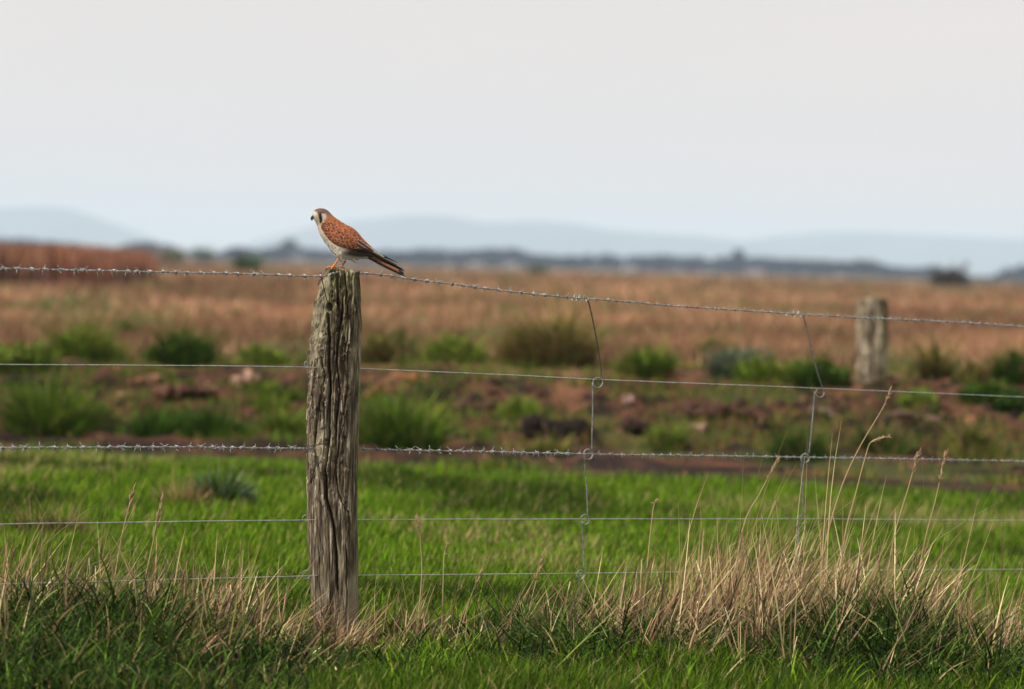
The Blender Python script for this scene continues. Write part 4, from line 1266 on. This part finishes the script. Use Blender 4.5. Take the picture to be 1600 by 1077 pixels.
for k, (d, pts) in SIL.items():
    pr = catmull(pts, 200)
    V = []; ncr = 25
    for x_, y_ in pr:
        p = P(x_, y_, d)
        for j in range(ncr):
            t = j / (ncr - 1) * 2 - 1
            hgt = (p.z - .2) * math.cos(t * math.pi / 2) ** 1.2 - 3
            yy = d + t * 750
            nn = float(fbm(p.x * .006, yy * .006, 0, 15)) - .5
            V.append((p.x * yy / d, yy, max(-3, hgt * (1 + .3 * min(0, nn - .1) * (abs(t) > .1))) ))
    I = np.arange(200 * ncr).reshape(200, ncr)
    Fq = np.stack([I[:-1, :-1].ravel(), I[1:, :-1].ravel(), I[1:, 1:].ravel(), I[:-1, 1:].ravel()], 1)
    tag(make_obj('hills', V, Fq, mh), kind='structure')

# the wood on the horizon
TOPL = [(-200, 374), (0, 374), (40, 372), (80, 377), (118, 381), (124, 398), (136, 396), (141, 387), (150, 387), (158, 398), (172, 392), (184, 388), (198, 382), (220, 378), (245, 379), (266, 384), (278, 392), (292, 396), (302, 388), (316, 389), (326, 399),
        (338, 399), (350, 391), (368, 386), (385, 389), (410, 391), (440, 383), (455, 381), (480, 388), (520, 390), (560, 392), (610, 392), (660, 388), (700, 390), (740, 391), (770, 388), (800, 388), (818, 393), (850, 401), (862, 398), (900, 400), (940, 397), (1000, 400), (1050, 398),
        (1100, 402), (1140, 401), (1200, 403), (1250, 405), (1300, 407), (1345, 405), (1372, 410), (1395, 418), (1420, 419), (1440, 415), (1476, 416), (1496, 421), (1512, 431), (1545, 433), (1560, 428), (1572, 422), (1586, 430), (1596, 414), (1640, 412), (1800, 420)]
TX, TY = [a_ for a_, _ in TOPL], [b_ for _, b_ in TOPL]


def leaf_cloud(c, r, n, size, pal):
    u = rng.normal(0, 1, (n, 3)); u /= np.linalg.norm(u, axis=1)[:, None]; u *= (rng.random((n, 1)) ** .45)
    p = np.array(c) + u * np.array(r)
    a = rng.normal(0, 1, (n, 3)); a /= np.linalg.norm(a, axis=1)[:, None]; bb = np.cross(a, rng.normal(0, 1, (n, 3))); bb /= np.linalg.norm(bb, axis=1)[:, None]
    s = size * rng.uniform(.6, 1.4, (n, 1))
    V = np.stack([p - a * s - bb * s, p + a * s - bb * s * .6, p + a * s * .8 + bb * s, p - a * s * .7 + bb * s * .9], 1).reshape(-1, 3)
    return V, np.arange(4 * n).reshape(n, 4), np.repeat(palette(n, pal, None, .2), 4, 0)


FARP = [(.012, .026, .060), (.018, .034, .074), (.008, .018, .045)]  # leaf colours pushed blue: haze of the distance painted in
parts = []
for k in range(560):
    px = rng.uniform(-260, 1860); d = rng.uniform(1250, 1500)
    ty = float(np.interp(px, TX, TY)) + abs(rng.normal(0, 1.4)); pt = P(px, ty, d); g0 = float(gz(pt.x, d))
    h = pt.z - g0
    if h < .7: continue
    r = max(1.1, h * rng.uniform(.42, .6))
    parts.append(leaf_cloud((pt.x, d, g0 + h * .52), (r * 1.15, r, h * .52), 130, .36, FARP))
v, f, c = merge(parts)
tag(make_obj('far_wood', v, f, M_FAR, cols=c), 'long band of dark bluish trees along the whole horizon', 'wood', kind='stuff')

# trees that stand out of the band
FT = [(1154, 389, 9, 2200, 'dark round headed tree standing above the middle of the horizon wood'),
      (452, 372, 13, 2500, 'tall faint tree rising above the wood left of the kestrel'),
      (804, 384, 12, 2300, 'dark broad tree above the wood between kestrel and nearer stay'),
      (232, 377, 24, 2000, 'dark tree group with a flat top right of the reeds'),
      (372, 387, 17, 1900, 'dark low spreading tree left of the kestrel'),
      (1350, 404, 16, 2100, 'broad tree on the horizon directly above the far post'),
      (1574, 414, 9, 2000, 'pale thin tree near the right end of the horizon'),
      (1508, 406, 6, 2300, 'faint thin tree between the dark bush and the right edge')]
for px, ty, wpx, d, lab in FT:
    d *= .58 if 'thin' not in lab else 1
    pt = P(px, ty, d); g0 = float(gz(pt.x, d)); h = pt.z - g0; r = wpx * d / F
    root = empty('tree', (pt.x, d, g0)); tag(root, lab, 'tree', 'trees standing out of the horizon wood')
    g = Geo()
    q = catmull([(pt.x, d, g0 - .3), (pt.x + .1, d, g0 + h * .3), (pt.x - .1, d, g0 + h * .6)], 8); tube(g, q, np.linspace(.3, .1, 8), 8, col=(.09, .07, .05))
    for j in range(6):
        a = j * 1.05; q = catmull([(pt.x, d, g0 + h * .35), (pt.x + r * .35 * math.cos(a), d + r * .35 * math.sin(a), g0 + h * .6), (pt.x + r * .6 * math.cos(a), d + r * .6 * math.sin(a), g0 + h * .75)], 6); tube(g, q, np.linspace(.14, .04, 6), 6, col=(.09, .07, .05))
    g.build('trunk', M_SOIL, root)
    thin = 'thin' in lab
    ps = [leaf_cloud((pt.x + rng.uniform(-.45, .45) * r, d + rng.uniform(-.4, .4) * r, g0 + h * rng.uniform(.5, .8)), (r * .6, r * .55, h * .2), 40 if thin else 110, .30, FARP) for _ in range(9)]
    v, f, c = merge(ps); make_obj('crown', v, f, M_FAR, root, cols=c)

# far farm buildings
HS = [(290, 402, 15, 8, (.62, .56, .50), 'small pale cottage between the dark tree groups left of the kestrel'), (466, 409, 20, 9, (.62, .48, .40), 'pinkish cream farm building just left of the kestrel'),
      (744, 416, 22, 9, (.70, .62, .58), 'pale pink farmhouse right of the kestrel on the horizon'), (696, 414, 12, 6, (.6, .55, .55), 'tiny pale shed left of the pink farmhouse'),
      (800, 416, 14, 10, (.7, .68, .68), 'white shed below the dark broad tree'), (986, 422, 20, 9, (.72, .68, .64), 'white farm shed on the horizon above the nearer wire stay'),
      (1180, 430, 26, 9, (.66, .56, .48), 'long cream barn right of the round headed tree'), (1044, 424, 12, 6, (.60, .58, .60), 'tiny grey shed right of the white farm shed')]
for px, by, w, h, col, lab in HS:
    if 'tiny' in lab: continue
    d = 1230; s = d / F; pt = P(px, by, d); x0 = pt.x; g0 = float(gz(x0, d)); ww, hh = w * s / 2, h * s
    root = empty('farm_building', (x0, d, g0)); tag(root, lab, 'farm building', 'far farm buildings on the horizon')
    g = Geo(); V = [(x0 + a * ww, d + b_ * 3, g0 + c * hh * .62) for c in (0, 1) for a, b_ in ((-1, -1), (1, -1), (1, 1), (-1, 1))]
    g.add(V, [(0, 1, 5, 4), (1, 2, 6, 5), (2, 3, 7, 6), (3, 0, 4, 7), (4, 5, 6, 7)], col)
    g.add([(x0 + a * ww, d + b_, g0 + hh * z_) for a in (-1, 1) for b_, z_ in ((-3, .62), (3, .62), (0, 1.0))], [(0, 1, 2), (3, 5, 4)], col)
    g.c = [c_ * .36 for c_ in g.c]; g.build('wall', M_HOUSE, root, False)
    g = Geo()
    for sg in (-1, 1):
        g.add([(x0 - ww * 1.05, d + sg * 3.3, g0 + hh * .6), (x0 + ww * 1.05, d + sg * 3.3, g0 + hh * .6), (x0 + ww * 1.05, d, g0 + hh * 1.04), (x0 - ww * 1.05, d, g0 + hh * 1.04),
               (x0 - ww * 1.05, d + sg * 3.3, g0 + hh * .57), (x0 + ww * 1.05, d + sg * 3.3, g0 + hh * .57), (x0 + ww * 1.05, d, g0 + hh * 1.01), (x0 - ww * 1.05, d, g0 + hh * 1.01)],
              [(0, 1, 2, 3), (4, 7, 6, 5), (0, 4, 5, 1), (0, 3, 7, 4), (1, 5, 6, 2)], np.array([.14, .125, .13]))
    g.build('roof', M_HOUSE, root, False)
    for a in (-.5, .45):
        g = Geo()
        g.add([(x0 + (a + e) * ww, d - 3.02, g0 + hh * z_) for e, z_ in ((-.12, .22), (.12, .22), (.12, .45), (-.12, .45))], [(0, 1, 2, 3)], (.05, .06, .08))
        g.build('window', M_HOUSE, root, False)

# the air
mz = bpy.data.materials.new('pale_air'); mz.use_nodes = True; nt = mz.node_tree; nt.nodes.clear()
o_ = nt.nodes.new('ShaderNodeOutputMaterial'); vp = nt.nodes.new('ShaderNodeVolumePrincipled')
vp.inputs['Color'].default_value = (.64, .81, .98, 1); vp.inputs['Density'].default_value = 1.7e-4; vp.inputs['Anisotropy'].default_value = .1
nt.links.new(vp.outputs[0], o_.inputs['Volume'])
g = Geo(); X1, Y0, Y1, Z0, Z1 = 3200, -120, 9900, -5, 93
g.add([(x_, y_, z_) for z_ in (Z0, Z1) for x_, y_ in ((-X1, Y0), (X1, Y0), (X1, Y1), (-X1, Y1))], [(0, 3, 2, 1), (4, 5, 6, 7), (0, 1, 5, 4), (1, 2, 6, 5), (2, 3, 7, 6), (3, 0, 4, 7)])
hz = g.build('haze', mz, smooth=False); tag(hz, kind='stuff', label='thin pale blue air over the whole plain', cat='haze')

# ------------------------------------------------------------------ light
SUN_EL, SUN_AZ = 50, 238            # azimuth clockwise from +Y: behind and left of the camera
world = bpy.data.worlds.new('World'); SC.world = world; world.use_nodes = True; nt = world.node_tree; nt.nodes.clear()
wo = nt.nodes.new('ShaderNodeOutputWorld'); bg = nt.nodes.new('ShaderNodeBackground'); sky = nt.nodes.new('ShaderNodeTexSky')
sky.sky_type = 'NISHITA'; sky.sun_disc = False; sky.sun_elevation = math.radians(SUN_EL); sky.sun_rotation = math.radians(SUN_AZ)
nt.links.new(sky.outputs[0], bg.inputs[0]); bg.inputs[1].default_value = .08
bg2 = nt.nodes.new('ShaderNodeBackground'); bg2.inputs[1].default_value = 1.0
tc = nt.nodes.new('ShaderNodeTexCoord'); sp = nt.nodes.new('ShaderNodeSeparateXYZ'); nt.links.new(tc.outputs['Generated'], sp.inputs[0])
r = ramp_node(nt, sp.outputs[2], [(.0, (.62, .605, .60)), (.02, (.66, .61, .59)), (.06, (.665, .605, .58)), (.5, (.78, .75, .72))])
cl = nt.nodes.new('ShaderNodeTexNoise'); cl.inputs['Scale'].default_value = 5; mp = nt.nodes.new('ShaderNodeMapping'); mp.inputs['Scale'].default_value = (1, 1, 9)
nt.links.new(tc.outputs['Generated'], mp.inputs[0]); nt.links.new(mp.outputs[0], cl.inputs[0])
r2 = ramp_node(nt, cl.outputs[0], [(.3, (.955, .975, .99)), (.7, (1.035, 1.012, 1.0))])
nt.links.new(mixrgb(nt, r.outputs[0], r2.outputs[0], 1.0, 'MULTIPLY'), bg2.inputs[0])
ms = nt.nodes.new('ShaderNodeMixShader'); ms.inputs[0].default_value = .88
nt.links.new(bg.outputs[0], ms.inputs[1]); nt.links.new(bg2.outputs[0], ms.inputs[2]); nt.links.new(ms.outputs[0], wo.inputs[0])
sl = bpy.data.lights.new('sun', 'SUN'); sl.energy = 5.0; sl.angle = math.radians(1.5); sl.color = (1, .95, .86)
so = bpy.data.objects.new('sun', sl); COL.objects.link(so)
a_, e_ = math.radians(SUN_AZ), math.radians(SUN_EL)
sv = Vector((math.sin(a_) * math.cos(e_), math.cos(a_) * math.cos(e_), math.sin(e_)))
so.rotation_euler = sv.to_track_quat('Z', 'Y').to_euler()
SC.view_settings.view_transform = 'Standard'; SC.view_settings.look = 'None'; SC.view_settings.exposure = .4; SC.view_settings.gamma = 1
cy = SC.cycles
cy.use_denoising = True
try: cy.denoiser = 'OPENIMAGEDENOISE'; cy.denoising_input_passes = 'RGB_ALBEDO_NORMAL'
except Exception: pass
cy.max_bounces = 5; cy.diffuse_bounces = 3; cy.glossy_bounces = 2; cy.transmission_bounces = 3; cy.volume_bounces = 1; cy.transparent_max_bounces = 6
cy.caustics_reflective = False; cy.caustics_refractive = False; cy.use_adaptive_sampling = False
